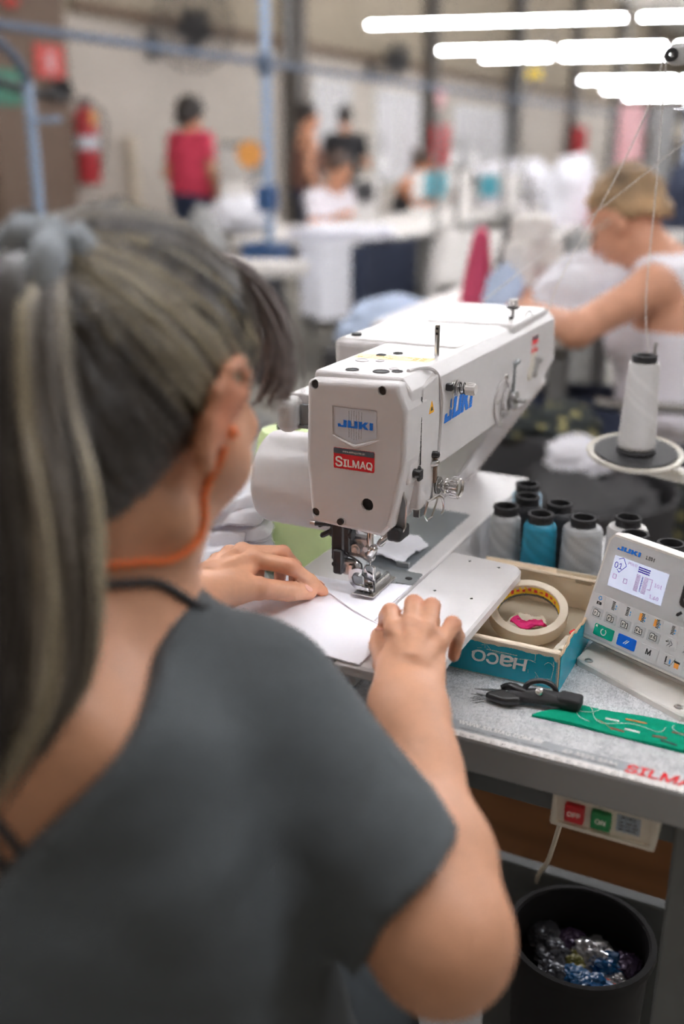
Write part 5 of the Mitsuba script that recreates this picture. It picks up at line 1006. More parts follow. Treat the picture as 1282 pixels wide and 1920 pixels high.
    for s in 'lr': a = J['a' + s]; put(k, 'shoe', rhull([a + A_(0, -.04, -a[2] + .03), a + A_(0, .13, -a[2] + .028)], .038 if h > .01 else .034, 10), 'm_rubber', True, M=M)
    def hf(P):
        p = (P - hc) @ R; d = ell(p, (0, -.016, .040), (.086, .104, .096)); low = ell(p, (0, -.05, -.03 - hairlow), (.076, .065, .075 + hairlow)); d = sminf(d, low, .03)
        d = np.maximum(d, -np.minimum(.058 - p[:, 1] + .5 * (p[:, 2] - .05), (p[:, 2] - .01) * .8 + .5 * (.02 - p[:, 1]) + hairlow)); d = d + (meshkit.fbm(p * 26, 3, 8) - .5) * rough - vol
        if bun: d = sminf(d, np.linalg.norm(p - A_(0, -.115, .085), axis=1) - .040, .02)
        return d
    put(k, 'hair', soften(net(hf, hc - .2, hc + .2, h * .7), 2), hair, True, M=M)
    for s in (-1, 1): put(k, 'eye', xf(trimesh.creation.icosphere(2, .010), frame(hc + R @ A_(s * .030, .083, -.004), *np.eye(3)[:2])), 'm_iris', True, M=M)
    if glasses:
        put(k, 'glasses', [tube([hc + R @ (A_(s * .033, .104, -.004) + A_(.026 * math.cos(a), 0, .020 * math.sin(a))) for a in np.linspace(0, 6.3, 20)], .0022, 6) for s in (-1, 1)] + [tube([hc + R @ A_(s * .058, .100, .0), hc + R @ A_(s * .080, .01, .005)], .002, 6) for s in (-1, 1)], 'm_ivory', True, M=M)
    return k


mat('top_red', (198, 58, 84), .85); mat('jeans', (44, 56, 82), .85); mat('top_brown', grain((112, 80, 70), 22, .5), .85); mat('top_black', (34, 34, 38), .8); mat('top_white', (228, 224, 232), .8, sheen=.3); mat('top_dark', (50, 50, 54), .85); mat('navy', (34, 42, 62), .85)
mat('hair_dark', (40, 34, 32), .6); mat('hair_brown', (66, 50, 42), .6); mat('hair_blonde', grain((150, 122, 90), (12, 12, 16), 1.0), .6)
stand = dict(head=(0, .02, 1.55), tilt=(8, 0, 0), neck=(0, -.01, 1.405), chest=(0, 0, 1.20), pelvis=(0, 0, .92), sl=(-.175, 0, 1.345), sr=(.175, 0, 1.345), el=(-.245, -.03, 1.07), er=(.245, -.03, 1.07), wl=(-.235, .10, .86), wr=(.235, .10, .86), kl=(-.09, .02, .50), kr=(.09, .02, .50), al=(-.09, -.01, .08), ar=(.09, -.01, .08))
sit = dict(head=(0, .10, 1.12), tilt=(24, 0, 0), neck=(0, .02, .985), chest=(0, -.01, .80), pelvis=(0, -.06, .55), sl=(-.175, .02, .925), sr=(.175, .02, .925), el=(-.24, .14, .72), er=(.24, .14, .72), wl=(-.12, .34, .82), wr=(.12, .34, .82), kl=(-.11, .36, .52), kr=(.11, .36, .52), al=(-.11, .34, .08), ar=(.11, .34, .08))
figure('woman in a red T-shirt and jeans standing in front of the white wall', (-4.62, 6.43, 0), -12, {**stand, 'head': (0, .02, 1.53), 'neck': (0, -.01, 1.385), 'er': (.27, -.02, 1.08), 'wr': (.215, .10, .88), 'el': (-.27, -.02, 1.08), 'wl': (-.20, .12, .88), 'girth': (1.25, 1.15, 1)}, ('m_top_red', 'm_jeans'), 'm_hair_dark', bun=False, sleeve=.55, vol=.022)
figure('woman in a brown patterned top with bare shoulders standing beside the dark column', (-4.42, 8.05, 0), -50, {**stand, 'girth': (1.1, 1.1, 1)}, ('m_top_brown', 'm_jeans'), 'm_hair_dark', sleeve=0, shirt_cut=lambda p: p[:, 2] - 1.29 - .05 * np.cos(p[:, 0] * 16), bun=True)
figure('woman in a black top and black trousers standing at the bright window', (-4.86, 9.75, 0), 35, {**stand, 'head': (0, .03, 1.60), 'neck': (0, 0, 1.44), 'chest': (0, 0, 1.22), 'sl': (-.18, 0, 1.375), 'sr': (.18, 0, 1.375), 'el': (-.25, .02, 1.12), 'er': (.25, .02, 1.12), 'wl': (-.10, .22, 1.06), 'wr': (.10, .22, 1.06)}, ('m_top_black', 'm_top_black'), 'm_hair_dark', bun=True, sleeve=.6)
figure('seated woman in a white T-shirt working at a table with draped cloths', (-3.20, 6.18, 0), -122, {**sit, 'turn': (18, 0, 0), 'girth': (1.1, 1.1, 1)}, ('m_top_white', 'm_jeans'), 'm_hair_brown', sleeve=.62, bun=False)
figure('seated woman in a peach sleeveless top bending over a machine by the window', (-3.70, 8.80, 0), -75, {**sit, 'head': (0, .14, 1.13)}, ('m_top_dark', 'm_top_dark'), 'm_hair_brown', sleeve=0, shirt_cut=lambda p: p[:, 2] - .86, bun=True, skin=(204, 140, 104))
W2 = dict(head=(.02, .155, 1.085), tilt=(30, 0, 0), neck=(0, .035, .985), chest=(0, -.03, .80), pelvis=(0, -.06, .55), sl=(-.165, .015, .930), sr=(.175, .03, .925), el=(-.405, .115, .850), er=(.235, .20, .765), wl=(-.225, .315, .858), wr=(.115, .40, .838), kl=(-.11, .36, .53), kr=(.11, .36, .53), al=(-.11, .30, .08), ar=(.11, .30, .08), girth=(1.28, 1.28, 1))
figure('woman with short blonde hair in a white tank top sewing at the next table', (-.005, 1.90, 0), 84, W2, ('m_top_white', 'm_navy'), 'm_hair_blonde', h=.0085, sleeve=0, shirt_cut=lambda p: np.maximum(np.minimum(p[:, 2] - .825, np.abs(p[:, 0]) - .150), np.minimum(np.minimum(p[:, 2] - .945, np.abs(np.abs(p[:, 0]) - .090) - .05), -.02 - p[:, 1] * -1.0)), glasses=True, skin=(196, 142, 114), hairlow=-.012, rough=.034)
for (x, y), l in (((-3.10, 6.20), 'chair under the seated woman in the white T-shirt'), ((-3.72, 8.86), 'chair under the woman in the peach top')):
    c = thing('work_chair', 'dark ' + l, 'chair'); put(c, 'seat', rbox((x - .22, y - .22, .41), (x + .22, y + .22, .45), .02), 'm_soft_black'); put(c, 'stem', cyl((x, y, .06), (x, y, .41), .025, 12), 'm_frame_grey'); put(c, 'base', cyl((x, y, 0), (x, y, .06), .22, 20, .05), 'm_frame_grey')
c = thing('work_chair', 'metal chair with dark patterned seat under the woman in the white tank top', 'chair')
def floral(p, n, uv): a, b, r = voronoi_(p.x * 26, p.y * 26 + p.z * 26); return mix(lin((44, 50, 50)), lin((146, 140, 96)), smoothstep(.40, .22, a) * smoothstep(.35, .6, r))
voronoi_ = mikit.voronoi; mat('floral', proc(floral), .85)
put(c, 'seat', rhull([(u, w, z) for u in (-.20, .20) for w in (1.66, 2.08) for z in (.385, .415)], .03, 12), 'm_floral', label='dark cushion with a pale leaf print'); put(c, 'skirt', rbox((-.215, 1.635, .22), (.215, 1.66, .44), .010), 'm_floral')
for u, w in ((-.20, 1.66), (.20, 1.66), (-.20, 2.08), (.20, 2.08)): put(c, 'leg', cyl((u, w, 0), (u, w, .40), .013, 10), 'm_steel')
put(c, 'backrest', rhull([(.235, w, z) for w in (1.70, 2.04) for z in (.62, .80)], .02, 10), 'm_floral'); put(c, 'armrest', tube(spline([(-.12, 1.60, .66), (.10, 1.60, .665), (.23, 1.62, .64), (.24, 1.66, .45)], 16), .014, 10), 'm_steel')

# ---------------------------------------------------------------- the workshop behind
mat('teal_paint', (58, 138, 152), .5); mat('grey_far', (122, 122, 121), .5); mat('far_white', (214, 210, 207), .5); mat('dark_far', (52, 52, 54), .6); mat('navy_cloth', (38, 46, 66), .85); mat('pink', (182, 62, 94), .7); mat('pink_pale', (222, 176, 180), .7); mat('ext_red', (170, 34, 44), .35); mat('sign_red', (206, 84, 78), .6); mat('sign_green', (70, 130, 110), .6); mat('cardtube', (206, 196, 180), .8); mat('amber', (208, 142, 60), .5); mat('crate_blue', (44, 76, 118), .5); mat('grey_cloth', (150, 150, 150), .85)


def work_table(o, size, label, z=.78, top='m_far_white', legs='m_grey_far', rot=0):
    k = thing('work_table', label, 'table'); M = rotz(rot, (*o, 0)); x, y = size[0] / 2, size[1] / 2
    put(k, 'tabletop', rbox((-x, -y, z - .04), (x, y, z), .012), top, M=M); put(k, 'stretcher', rbox((-x + .1, -.02, .2), (x - .1, .02, .25), .004), legs, M=M)
    for sx in (-1, 1):
        for sy in (-1, 1): put(k, 'leg', rbox((sx * (x - .08) - .025, sy * (y - .08) - .025, 0), (sx * (x - .08) + .025, sy * (y - .08) + .025, z - .038), .004), legs, M=M)
    return k


def far_machine(o, rot, label, s=1.0, teal=False, body='m_far_white'):
    """An industrial lockstitch or overlock head: bed, pillar, arm, head, hand wheel, motor box."""
    k = thing('sewing_machine', label, 'sewing machine', 'sewing machines in the background'); M = rotz(rot, o) @ np.diag([s, s, s, 1.])
    put(k, 'bed', rbox((-.24, -.09, 0), (.24, .09, .05), .01), body, M=M); put(k, 'pillar', rhull([(x, y, z) for x in (.12, .20) for y in (-.045, .045) for z in (.05, .26)], .02, 10), body, M=M)
    put(k, 'arm', rhull([(x, y, z) for x, z in ((-.20, .22), (-.20, .29), (.20, .20), (.20, .30)) for y in (-.04, .04)], .022, 10), body, M=M); put(k, 'head', rhull([(x, y, z) for x in (-.21, -.14) for y in (-.04, .04) for z in (.13, .29)], .02, 10), body, M=M)
    put(k, 'hand_wheel', lathe([(0, 0), (.055, 0), (.065, .01), (.065, .03), (.05, .04), (0, .04)], 24, (.222, 0, .24), (1, 0, 0)), 'm_dark_far', M=M); put(k, 'needle_bar', cyl((-.175, 0, .05), (-.175, 0, .14), .008, 8), 'm_steel', M=M)
    put(k, 'thread_stand', [cyl((.16, .10, .0), (.16, .10, .58), .008, 8), cyl((.02, .10, .50), (.30, .10, .50), .006, 8), cyl((.06, .10, .34), (.26, .10, .34), .006, 8)], 'm_grey_far', M=M)
    for x in (.08, .24): put(k, 'cone', cyl((x, .10, .345), (x, .10, .46), .035, 14, .022), 'm_thread_white', M=M)
    if teal: put(k, 'panel', rbox((-.13, -.085, .13), (.03, -.060, .31), .006), 'm_teal_paint', label='turquoise front panel', M=M)
    return k


def hang(a, b, top, bottom, m, name, label, cat, amp=.015, seed=0, t=.012, group=None):
    """A cloth hanging from the line a-b, its sheet in soft folds."""
    a, b = A_(*a), A_(*b); nx, nz = 40, 16; s, v = np.meshgrid(np.linspace(0, 1, nx), np.linspace(0, 1, nz), indexing='ij'); nrm = A_(-(b - a)[1], (b - a)[0]); nrm /= np.linalg.norm(nrm)
    off = amp * np.sin(s * 9 + seed) * (v ** .5) + amp * .6 * np.sin(s * 21 + seed * 2) * v; q = []
    for d in (0, t): q.append(np.stack([a[0] + (b - a)[0] * s + nrm[0] * (off + d), a[1] + (b - a)[1] * s + nrm[1] * (off + d), top + (bottom - top) * v + .012 * np.sin(s * 7 + seed) * v], -1).reshape(-1, 3))
    i, j = np.meshgrid(np.arange(nx - 1), np.arange(nz - 1), indexing='ij'); e = (i * nz + j).ravel(); f = np.vstack([np.stack([e, e + nz, e + nz + 1], 1), np.stack([e, e + nz + 1, e + 1], 1)]); n0 = nx * nz
    ed = [i * nz for i in range(nx)] + [(nx - 1) * nz + j for j in range(1, nz)] + [i * nz + nz - 1 for i in range(nx - 2, -1, -1)] + [j for j in range(nz - 2, 0, -1)]
    sd_ = [(x, x + n0, y + n0) for x, y in zip(ed, ed[1:] + ed[:1])] + [(x, y + n0, y) for x, y in zip(ed, ed[1:] + ed[:1])]
    return one(name, trimesh.Trimesh(np.vstack(q), np.vstack([f, f[:, ::-1] + n0, np.array(sd_)]), process=False), m, label, cat, group, smooth=60)


def heap(c, r, m, label, seed, name='cloth_heap', cat='cloth', amp=.5):
    s = trimesh.creation.icosphere(4, 1.0); v = s.vertices; v = v * (.72 + amp * meshkit.fbm(v * 2.2 + seed, 4, seed))[:, None]; v[:, 2] = np.maximum(v[:, 2], -.55); s.vertices = v * A_(*r) + A_(*c) + [0, 0, .55 * r[2]]; return one(name, s, m, label, cat, smooth=60)


# overhead rail with its posts and hoses
rl = thing('service_rail', 'long blue-grey overhead rail crossing the upper left of the workshop', 'rail'); put(rl, 'rail', rbox((-2.515, .9, 1.67), (-2.485, 16, 1.70), .004), 'm_blue_rail')
for w in (4.0, 8.2, 12.4): put(rl, 'hanger', cyl((-2.5, w + .3, 1.70), (-2.5, w + .3, ZC), .012, 8), 'm_grey_far')
ps = thing('service_post', 'thin pale blue post near the left edge of the photo, with a bent top', 'post'); put(ps, 'post', cyl((-2.5, 2.285, 0), (-2.5, 2.285, 1.50), .020, 14), 'm_pale_blue'); put(ps, 'hose', tube(spline([(-2.5, 2.285, 1.48), (-2.49, 2.24, 1.56), (-2.50, 2.12, 1.64), (-2.50, 1.9, 1.665)], 16), .016, 10), 'm_blue_rail'); put(ps, 'foot', cyl((-2.5, 2.285, 0), (-2.5, 2.285, .02), .07, 16), 'm_pale_blue'); put(ps, 'bracket', rbox((-2.5, 2.27, 1.355), (-2.36, 2.30, 1.375), .004), 'm_pale_blue')
ps = thing('service_post', 'thicker pale blue post in front of the dark column, reaching the rail', 'post'); put(ps, 'post', cyl((-2.5, 4.06, 0), (-2.5, 4.06, 2.6), .026, 14), 'm_pale_blue'); put(ps, 'clamp', rbox((-2.535, 4.02, 1.63), (-2.465, 4.10, 1.73), .006), 'm_blue_rail'); put(ps, 'foot', cyl((-2.5, 4.06, 0), (-2.5, 4.06, .02), .08, 16), 'm_pale_blue'); put(ps, 'outlet_box', rbox((-2.56, 4.02, .95), (-2.46, 4.10, 1.08), .006), 'm_crate_blue')
one('air_hose', tube(spline([(-2.78, 2.15, 1.60), (-2.72, 2.28, 1.53), (-2.62, 2.42, 1.475), (-2.52, 2.50, 1.46)], 20), .018, 8), 'm_dark_far', 'dark air hose sagging behind the left post', 'hose')
one('electric_cable', tube(spline([(-2.60, 9.8, 2.35), (-2.72, 9.6, 1.95), (-2.78, 9.2, 1.55), (-2.70, 8.8, 1.30), (-2.60, 8.5, 1.05)], 20), .012, 6), 'm_dark_far', 'dark cable hanging from the tubes to a table', 'cable')
one('cable_tag', rbox((-2.80, 9.62, 1.93), (-2.66, 9.66, 2.01), .006), 'm_label_yellow', 'small yellow tag on the hanging cable under the tubes', 'tag')

# the left end of the wall: extinguisher, signs, horn, lamp
fx = thing('fire_extinguisher', 'red fire extinguisher hung on the wall at the left', 'fire extinguisher'); c_ = (-5.44, 6.14)
put(fx, 'body', lathe([(0, 0), (.088, 0), (.095, .02), (.095, .50), (.085, .55), (.05, .585), (.028, .59), (.028, .62), (0, .62)], 28, (*c_, 1.00)), 'm_ext_red'); put(fx, 'valve', rbox((c_[0] - .03, c_[1] - .06, 1.61), (c_[0] + .03, c_[1] + .05, 1.66), .008), 'm_dark_far'); put(fx, 'label', lathe([(.0955, .27), (.0965, .27), (.0965, .37), (.0955, .37)], 20, (*c_, 1.00)), 'm_badge')
put(fx, 'hose', tube(spline([(c_[0] + .03, c_[1] + .04, 1.63), (c_[0] + .10, c_[1] + .09, 1.55), (c_[0] + .11, c_[1] + .08, 1.3), (c_[0] + .10, c_[1] + .05, 1.1)], 16), .011, 8), 'm_dark_far'); put(fx, 'tag', rbox((c_[0] + .08, c_[1] - .05, 1.46), (c_[0] + .10, c_[1] + .03, 1.56), .003), 'm_amber')
sg_ = thing('safety_sign', 'square red sign above the fire extinguisher', 'sign'); put(sg_, 'plate', rbox((-5.46, 5.62, 1.79), (-5.44, 5.94, 2.03), .003), 'm_sign_red'); put(sg_, 'symbol', box((-5.441, 5.74, 1.84), (-5.437, 5.82, 1.98)), 'm_pink_pale')
one('safety_sign', [rbox((-5.46, 5.16, 1.58), (-5.44, 5.44, 1.83), .003)], 'm_sign_green', 'greenish sign at the left edge of the photo', 'sign')
hn_ = thing('alarm_horn', 'black alarm horn on the pier beside the red sign', 'horn'); put(hn_, 'bell', lathe([(0, 0), (.03, 0), (.04, .06), (.09, .14), (.085, .14), (.03, .06), (0, .05)], 20, (-5.45, 5.80, 1.70), (1, -.3, 0)), 'm_dark_far'); put(hn_, 'bracket', rbox((-5.46, 5.75, 1.63), (-5.42, 5.85, 1.75), .01), 'm_dark_far')
one('signal_lamp', rhull([(-5.43, 5.36, 2.28), (-5.40, 5.40, 2.28)], .035, 12), 'm_sign_red', 'small red signal lamp at the top left corner', 'lamp')
one('cardboard_tube', cyl((-5.50, 6.86, .03), (-5.53, 6.84, 1.39), .05, 16), 'm_cardtube', 'beige cardboard tube leaning on the white wall', 'tube')


def wall_fan(o, aim, label, r=.22):
    k = thing('wall_fan', label, 'fan', 'wall fans'); o = A_(*o); aim = A_(*aim); aim /= np.linalg.norm(aim); M = trimesh.geometry.align_vectors([0, 0, 1], aim); M[:3, 3] = o
    for z, q in ((.06, .75), (.02, 1), (-.05, 1), (-.08, .7), (.075, .4)): put(k, 'cage_ring', xf(tube([(r * q * math.cos(t), r * q * math.sin(t), z) for t in np.linspace(0, 2 * math.pi, 33)], .006, 6), M), 'm_dark_far')
    for t in np.arange(16) * math.pi / 8: put(k, 'cage_wire', xf(tube([(r * q * math.cos(t), r * q * math.sin(t), z) for q, z in ((.1, .085), (.75, .06), (1, .02), (1, -.05), (.7, -.08), (.2, -.09))], .004, 5), M), 'm_dark_far')
    for t in np.arange(5) * 2 * math.pi / 5: put(k, 'blade', xf(extr(sg.Point(.11, 0).buffer(.075), .006), M @ rotz(math.degrees(t)) @ trimesh.transformations.rotation_matrix(.4, [1, 0, 0])), 'm_dark_far')
    put(k, 'motor', xf(lathe([(0, -.2), (.06, -.2), (.07, -.16), (.07, -.08), (.03, .03), (0, .03)], 18), M), 'm_dark_far'); put(k, 'bracket', [tube([o - aim * .14, o - aim * .16 - [0, 0, .18], A_(U0 + .03, o[1] - .12, o[2] - .16)], .022, 8), rbox((U0 + .005, o[1] - .22, o[2] - .26), (U0 + .04, o[1] - .06, o[2] - .04), .006)], 'm_dark_far'); return k


wall_fan((-5.20, 7.42, 2.30), (.8, -.6, -.1), 'black wall fan above the woman in red', .36); wall_fan((-5.22, 12.0, 2.36), (.9, -.4, -.1), 'far black wall fan left of the second column', .2)

# left group of tables and machines
ot = thing('oval_table', 'white oval pressing table beside the blue post', 'table'); put(ot, 'tabletop', xf(lathe([(0, -.06), (.98, -.06), (1, -.045), (1, -.012), (.98, 0), (0, 0)], 40), rotz(26.5, (-2.16, 3.12, .78)) @ np.diag([.36, .14, 1, 1.])), 'm_far_white', 60); put(ot, 'column', cyl((-2.16, 3.12, 0), (-2.16, 3.12, .73), .04, 14), 'm_grey_far'); put(ot, 'foot', cyl((-2.16, 3.12, 0), (-2.16, 3.12, .03), .18, 20), 'm_grey_far'); work_table((-3.45, 5.35), (.9, .7), 'pale table in front of the woman in red', .76)
far_machine((-3.55, 5.55, .76), 60, 'pale sewing machine on the table in front of the woman in red', .9); heap((-3.30, 5.05, .76), (.26, .22, .14), 'm_white_cloth', 'white cloth heap on the table in front of the woman in red', 3)
heap((-3.22, 4.45, .0), (.20, .20, .60), 'm_grey_cloth', 'grey cloth bundle on the floor between the tables', 5); crate = thing('blue_crate', 'blue plastic crate behind the oval white table', 'crate'); put(crate, 'body', [rbox((-2.62, 3.95, .60), (-2.42, 4.15, .66), .01)] + [rbox(a, b, .008) for a, b in (((-2.62, 3.95, .62), (-2.60, 4.15, .78)), ((-2.44, 3.95, .62), (-2.42, 4.15, .78)), ((-2.62, 3.95, .62), (-2.42, 3.97, .78)), ((-2.62, 4.13, .62), (-2.42, 4.15, .78)))], 'm_crate_blue'); put(crate, 'stand', rbox((-2.60, 3.97, 0), (-2.44, 4.13, .60), .02), 'm_dark_far')
cab = thing('tool_cabinet', 'grey cabinet behind the blue post', 'cabinet'); put(cab, 'body', rbox((-4.14, 6.10, 0), (-3.84, 6.38, 1.32), .01), 'm_grey_far'); put(cab, 'door', rbox((-4.12, 6.085, .1), (-3.86, 6.10, 1.28), .004), 'm_far_white')
am_ = thing('hand_sign', 'amber round paddle standing behind the blue post', 'sign'); put(am_, 'disc', lathe([(0, 0), (.09, 0), (.09, .02), (0, .02)], 24, (-3.46, 5.45, 1.235), (.4, -.9, 0)), 'm_amber'); put(am_, 'stem', cyl((-3.46, 5.45, .76), (-3.46, 5.45, 1.16), .010, 8), 'm_steel_dark')
hang((-2.40, 2.88), (-1.96, 3.08), .72, .40, 'm_grey_cloth', 'hanging_cloth', 'grey cloth hanging from the oval white table', 'cloth', .03, 2)

# the long row with draped cloths
work_table((-2.50, 4.95), (.80, 1.35), 'white work table with white and navy cloths draped over its near corner'); work_table((-2.62, 6.55), (.80, 1.5), 'long white work table right of the draped one'); work_table((-2.60, 8.2), (.8, 1.5), 'far white table carrying the machines with turquoise panels')
folded((-2.34, 4.62), (.60, .62, .06), 8, .78, 'm_white_cloth', 'white cloth spread over the table corner in front of the seated woman', 12, 'spread_cloth', 'cloth', amp=.03)
hang((-2.42, 4.24), (-2.10, 4.26), .80, .36, 'm_white_cloth', 'draped_cloth', 'white cloth hanging down at the near table corner', 'cloth', .012, 1); hang((-2.07, 4.26), (-1.99, 4.95), .77, .22, 'm_navy_cloth', 'draped_cloth', 'navy cloth hanging beside the white one at the table edge', 'cloth', .012, 4); hang((-2.09, 4.25), (-2.02, 4.27), .77, .24, 'm_navy_cloth', 'draped_cloth', 'narrow navy cloth fold at the table corner', 'cloth', .006, 7)
far_machine((-2.50, 5.32, .78), -70, 'grey-white sewing machine in front of the woman in the white T-shirt', 1.0); far_machine((-2.66, 7.05, .78), 25, 'white sewing machine with a turquoise panel, left of the white heap', 1.05, True); far_machine((-2.36, 7.45, .78), 25, 'second white machine with a turquoise panel, nearer the white heap', .95, True); far_machine((-3.22, 8.55, .78), -70, 'white sewing machine in front of the woman in peach', 1.0)
heap((-2.55, 8.55, .78), (.46, .5, .27), 'm_white_cloth', 'large heap of white cloth in the middle distance', 8); heap((-2.0, 8.05, .78), (.32, .36, .20), 'm_white_cloth', 'right part of the white cloth heap', 9)
bx = thing('dark_counter', 'dark counter beneath the large white heap', 'table'); put(bx, 'top', rbox((-2.14, 7.6, .70), (-1.45, 8.5, .78), .01), 'm_dark_far'); put(bx, 'body', rbox((-2.08, 7.7, 0), (-1.55, 8.4, .70), .01), 'm_dark_far')
bag = thing('paper_bag', 'white paper bag standing at the end of the row of tables', 'bag'); put(bag, 'body', rhull([(-1.38, 3.72, .66), (-1.16, 3.80, .66), (-1.36, 3.82, .88), (-1.14, 3.90, .88)], .02, 8), 'm_far_white'); put(bag, 'stand', rbox((-1.38, 3.74, .0), (-1.14, 3.90, .64), .01), 'm_dark_far')
for i, (u, w) in enumerate(((-1.86, 4.9), (-1.75, 5.8), (-1.95, 6.9), (-1.62, 4.6))):
    one('table_post', cyl((u, w, 0), (u, w, 1.45 if i < 2 else 1.2), .014, 8), 'm_grey_far', ['thin grey post at the draped table', 'thin grey post right of the navy cloth', 'thin grey post in front of the turquoise machines', 'short grey post beside the paper bag'][i], 'post')
for i, (u, w, s) in enumerate(((-1.80, 5.35, .17), (-1.72, 4.75, .13), (-1.0, 4.9, .16))): heap((u, w, 0), (s, s, .55), ('m_grey_far', 'm_far_white', 'm_grey_cloth')[i], ('grey sack under the row of tables', 'white sack under the row of tables', 'grey cloth sack right of the paper bag')[i], 14 + i, 'sack', 'sack')

# the next work place: table, machine, bundle, pink strip, thread holders
work_table((-.52, 2.16), (.60, .90), 'white sewing table in front of the woman in the white tank top', .80, rot=4); mk = far_machine((-.47, 2.18, .80), 84, 'white overlock machine at which the woman in the tank top sews', .66)
hd_ = one('thread_box', rhull([(u, w, z) for u in (-.50, -.43) for w in (2.09, 2.15) for z in (1.015, 1.055)], .022, 12), 'm_far_white', 'white box-shaped machine cover behind the thread crossing', 'machine cover')
hang((-.66, 2.20), (-.615, 2.06), 1.03, .74, 'm_pink', 'hanging_strip', 'pink fabric strip hanging behind the machine arm', 'fabric strip', .035, 3, .03)
heap((-.90, 2.16, .64), (.20, .20, .11), 'm_blue_cloth', 'pale blue folded garments behind the machine arm', 22, 'garment_bundle', 'garment'); one('garment_stand', rbox((-1.10, 1.98, 0), (-.80, 2.34, .655), .02), 'm_dark_far', 'dark stand under the pale blue garments', 'stand')
heap((-.235, 1.99, .80), (.16, .16, .13), 'm_white_cloth', 'white cloth in the hands of the woman in the tank top', 25); heap((-.50, 2.00, .80), (.06, .07, .09), 'm_blue_cloth', 'pale blue cloth beside the overlock machine', 27)
heap((-.105, 1.395, .545), (.085, .075, .05), 'm_white_cloth', 'white cloth bundle on a dark basket behind the spools', 31); bk_ = thing('dark_basket', 'dark basket on the floor behind the spools', 'basket'); put(bk_, 'body', lathe([(0, 0), (.19, 0), (.23, .50), (.22, .50), (.18, .01), (0, .01)], 32, (-.10, 1.40, 0)), 'm_dark_far'); heap((-.10, 1.40, .38), (.19, .19, .115), 'm_dark_far', 'dark cloth filling the basket', 33)
one('floor_mat', rbox((-.9, .95, 0), (1.6, 2.6, .012), .004), 'm_dark_far', 'dark mat on the floor at the next work place', 'mat')

# right-hand background: racks with garments, machines, heaps
rk_ = thing('garment_rack', 'long garment rack in the right background', 'rack'); put(rk_, 'rail', cyl((-1.75, 8.9, 1.66), (.6, 8.1, 1.66), .018, 8), 'm_steel_brown')
for u, w in ((-1.75, 8.9), (.6, 8.1)): put(rk_, 'post', cyl((u, w, 0), (u, w, 1.68), .02, 8), 'm_grey_far')
for i, (m, l) in enumerate((('pink_pale', 'pale pink garment at the left end of the rack'), ('grey_cloth', 'pale grey garment second on the rack'), ('blue_cloth', 'light blue garment third on the rack'), ('navy_cloth', 'navy garment on the rack'), ('grey_cloth', 'grey garment right of the navy one'), ('navy_cloth', 'dark navy garment at the right of the rack'), ('white_cloth', 'white garment at the right end of the rack'))):
    u = -1.70 + i * .30; w = 8.88 - i * .102; hang((u, w), (u + .20, w - .07), 1.64, 1.64 - (.62, .72, .55, .7, .5, .8, .6)[i], 'm_' + m, 'hanging_garment', l, 'garment', .03, i, .05, 'garments on the rack')
work_table((-1.0, 6.2), (1.2, .8), 'table with pale heaps in the right background'); heap((-1.42, 6.25, .78), (.20, .2, .30), 'm_white_cloth', 'white pile behind the blonde woman, leftmost', 41); heap((-1.05, 6.1, .78), (.2, .2, .16), 'm_pink_pale', 'pinkish pile behind the blonde woman', 43); heap((-.62, 6.2, .78), (.22, .2, .26), 'm_navy_cloth', 'navy pile behind the blonde woman', 44)
work_table((.15, 4.3), (1.3, .8), 'pale table at the right edge behind the blonde woman'); far_machine((-.05, 4.35, .78), 80, 'pale sewing machine right behind the blonde woman', 1.0); heap((.45, 4.2, .78), (.25, .22, .18), 'm_white_cloth', 'white pile at the right edge behind the blonde woman', 46); heap((-1.36, 5.16, .62), (.24, .22, .15), 'm_dark_far', 'dark bag between the machines in the middle distance', 47, 'dark_bag', 'bag'); one('bag_stand', rbox((-1.55, 4.98, 0), (-1.15, 5.36, .63), .01), 'm_dark_far', 'dark box under the dark bag', 'box')
shf = thing('storage_shelf', 'grey and brown shelving under the far tubes', 'shelf'); put(shf, 'side_panel', rbox((-3.4, 18.0, 0), (-3.36, 19.0, 2.0), .004), 'm_grey_far'); put(shf, 'side_panel', rbox((.6, 18.0, 0), (.64, 19.0, 2.0), .004), 'm_grey_far')
for z in (.4, .9, 1.4, 1.9): put(shf, 'shelf_board', rbox((-3.4, 18.0, z), (.64, 19.0, z + .04), .004), 'm_steel_brown')
for i in range(10): one('storage_box', rbox((-3.25 + .38 * i, 18.1, 1.44 if i % 2 else .94), (-2.95 + .38 * i, 18.8, (1.44 if i % 2 else .94) + .25 + .03 * (i % 3)), .01), ('m_grey_far', 'm_cardtube', 'm_navy_cloth', 'm_far_white')[i % 4], f"{('grey', 'beige', 'navy', 'white')[i % 4]} storage box, {('first', 'second', 'third', 'fourth', 'fifth', 'sixth', 'seventh', 'eighth', 'ninth', 'tenth')[i]} from the left on the shelves", 'box', 'boxes on the far shelf')
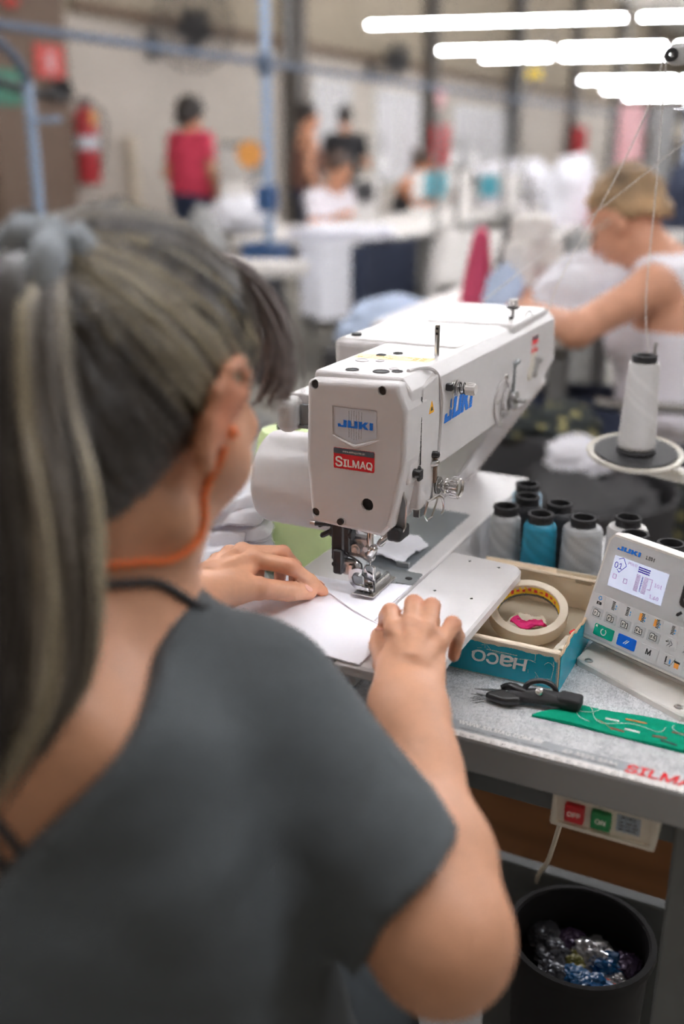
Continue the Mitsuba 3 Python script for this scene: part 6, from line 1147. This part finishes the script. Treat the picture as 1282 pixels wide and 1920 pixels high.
hyd = thing('hydrant_box', 'red hydrant box at the second column', 'hydrant box'); put(hyd, 'box', rbox((U0 + .21, 13.55, 1.05), (U0 + .36, 13.95, 1.62), .01), 'm_ext_red'); put(hyd, 'sign', lathe([(0, 0), (.16, 0), (.16, .01), (0, .01)], 24, (U0 + .22, 13.85, 2.0), (1, 0, 0)), 'm_pink_pale')
one('red_cabinet', rbox((U0 + .21, 21.5, .9), (U0 + .4, 21.95, 1.75), .01), 'm_ext_red', 'red box at the third far column', 'hydrant box')
one('cable_bundle', tube(spline([(-4.9, 15.7, 2.35), (-4.88, 15.7, 1.9), (-4.9, 15.72, 1.3), (-4.88, 15.7, .02)], 14), .09, 8), 'm_dark_far', 'dark cable bundle hanging between the far columns', 'cable')
for (u, w, z, r, m, l, sd__) in ((.62, 5.6, .80, (.26, .24, .30), 'dark_far', 'dark bundle at the right edge above the blonde woman', 51), (.40, 6.6, .80, (.24, .22, .26), 'navy_cloth', 'navy bundle at the right edge below the tubes', 52), (-.15, 6.9, .80, (.22, .2, .22), 'grey_cloth', 'grey bundle between the navy ones at the right', 53), (.35, 3.4, .62, (.22, .2, .28), 'navy_cloth', 'navy cloth bundle right behind the blonde woman shoulders', 54)):
    heap((u, w, z), r, 'm_' + m, l, sd__, 'garment_bundle', 'garment')
work_table((.35, 5.6), (1.0, .8), 'table at the right edge carrying the dark bundle', .80); work_table((.26, 6.75), (1.2, .8), 'table with navy and grey bundles under the rack', .80); one('bundle_stand', rbox((.15, 3.2, 0), (.55, 3.6, .64), .02), 'm_grey_far', 'grey stand under the navy bundle at the right', 'stand')
heap((-.30, 1.46, .59), (.085, .08, .06), 'm_floral', 'dark cloth with a pale leaf print on the stand beside the blonde woman', 61, 'printed_cloth', 'cloth'); heap((-.17, 1.50, .585), (.085, .08, .06), 'm_floral', 'right half of the dark leaf-print cloth pile beside the blonde woman', 62, 'printed_cloth', 'cloth'); one('side_stand', rbox((-.40, 1.41, 0), (-.10, 1.575, .60), .012), 'm_dark_far', 'low dark stand under the leaf-print cloth', 'stand')
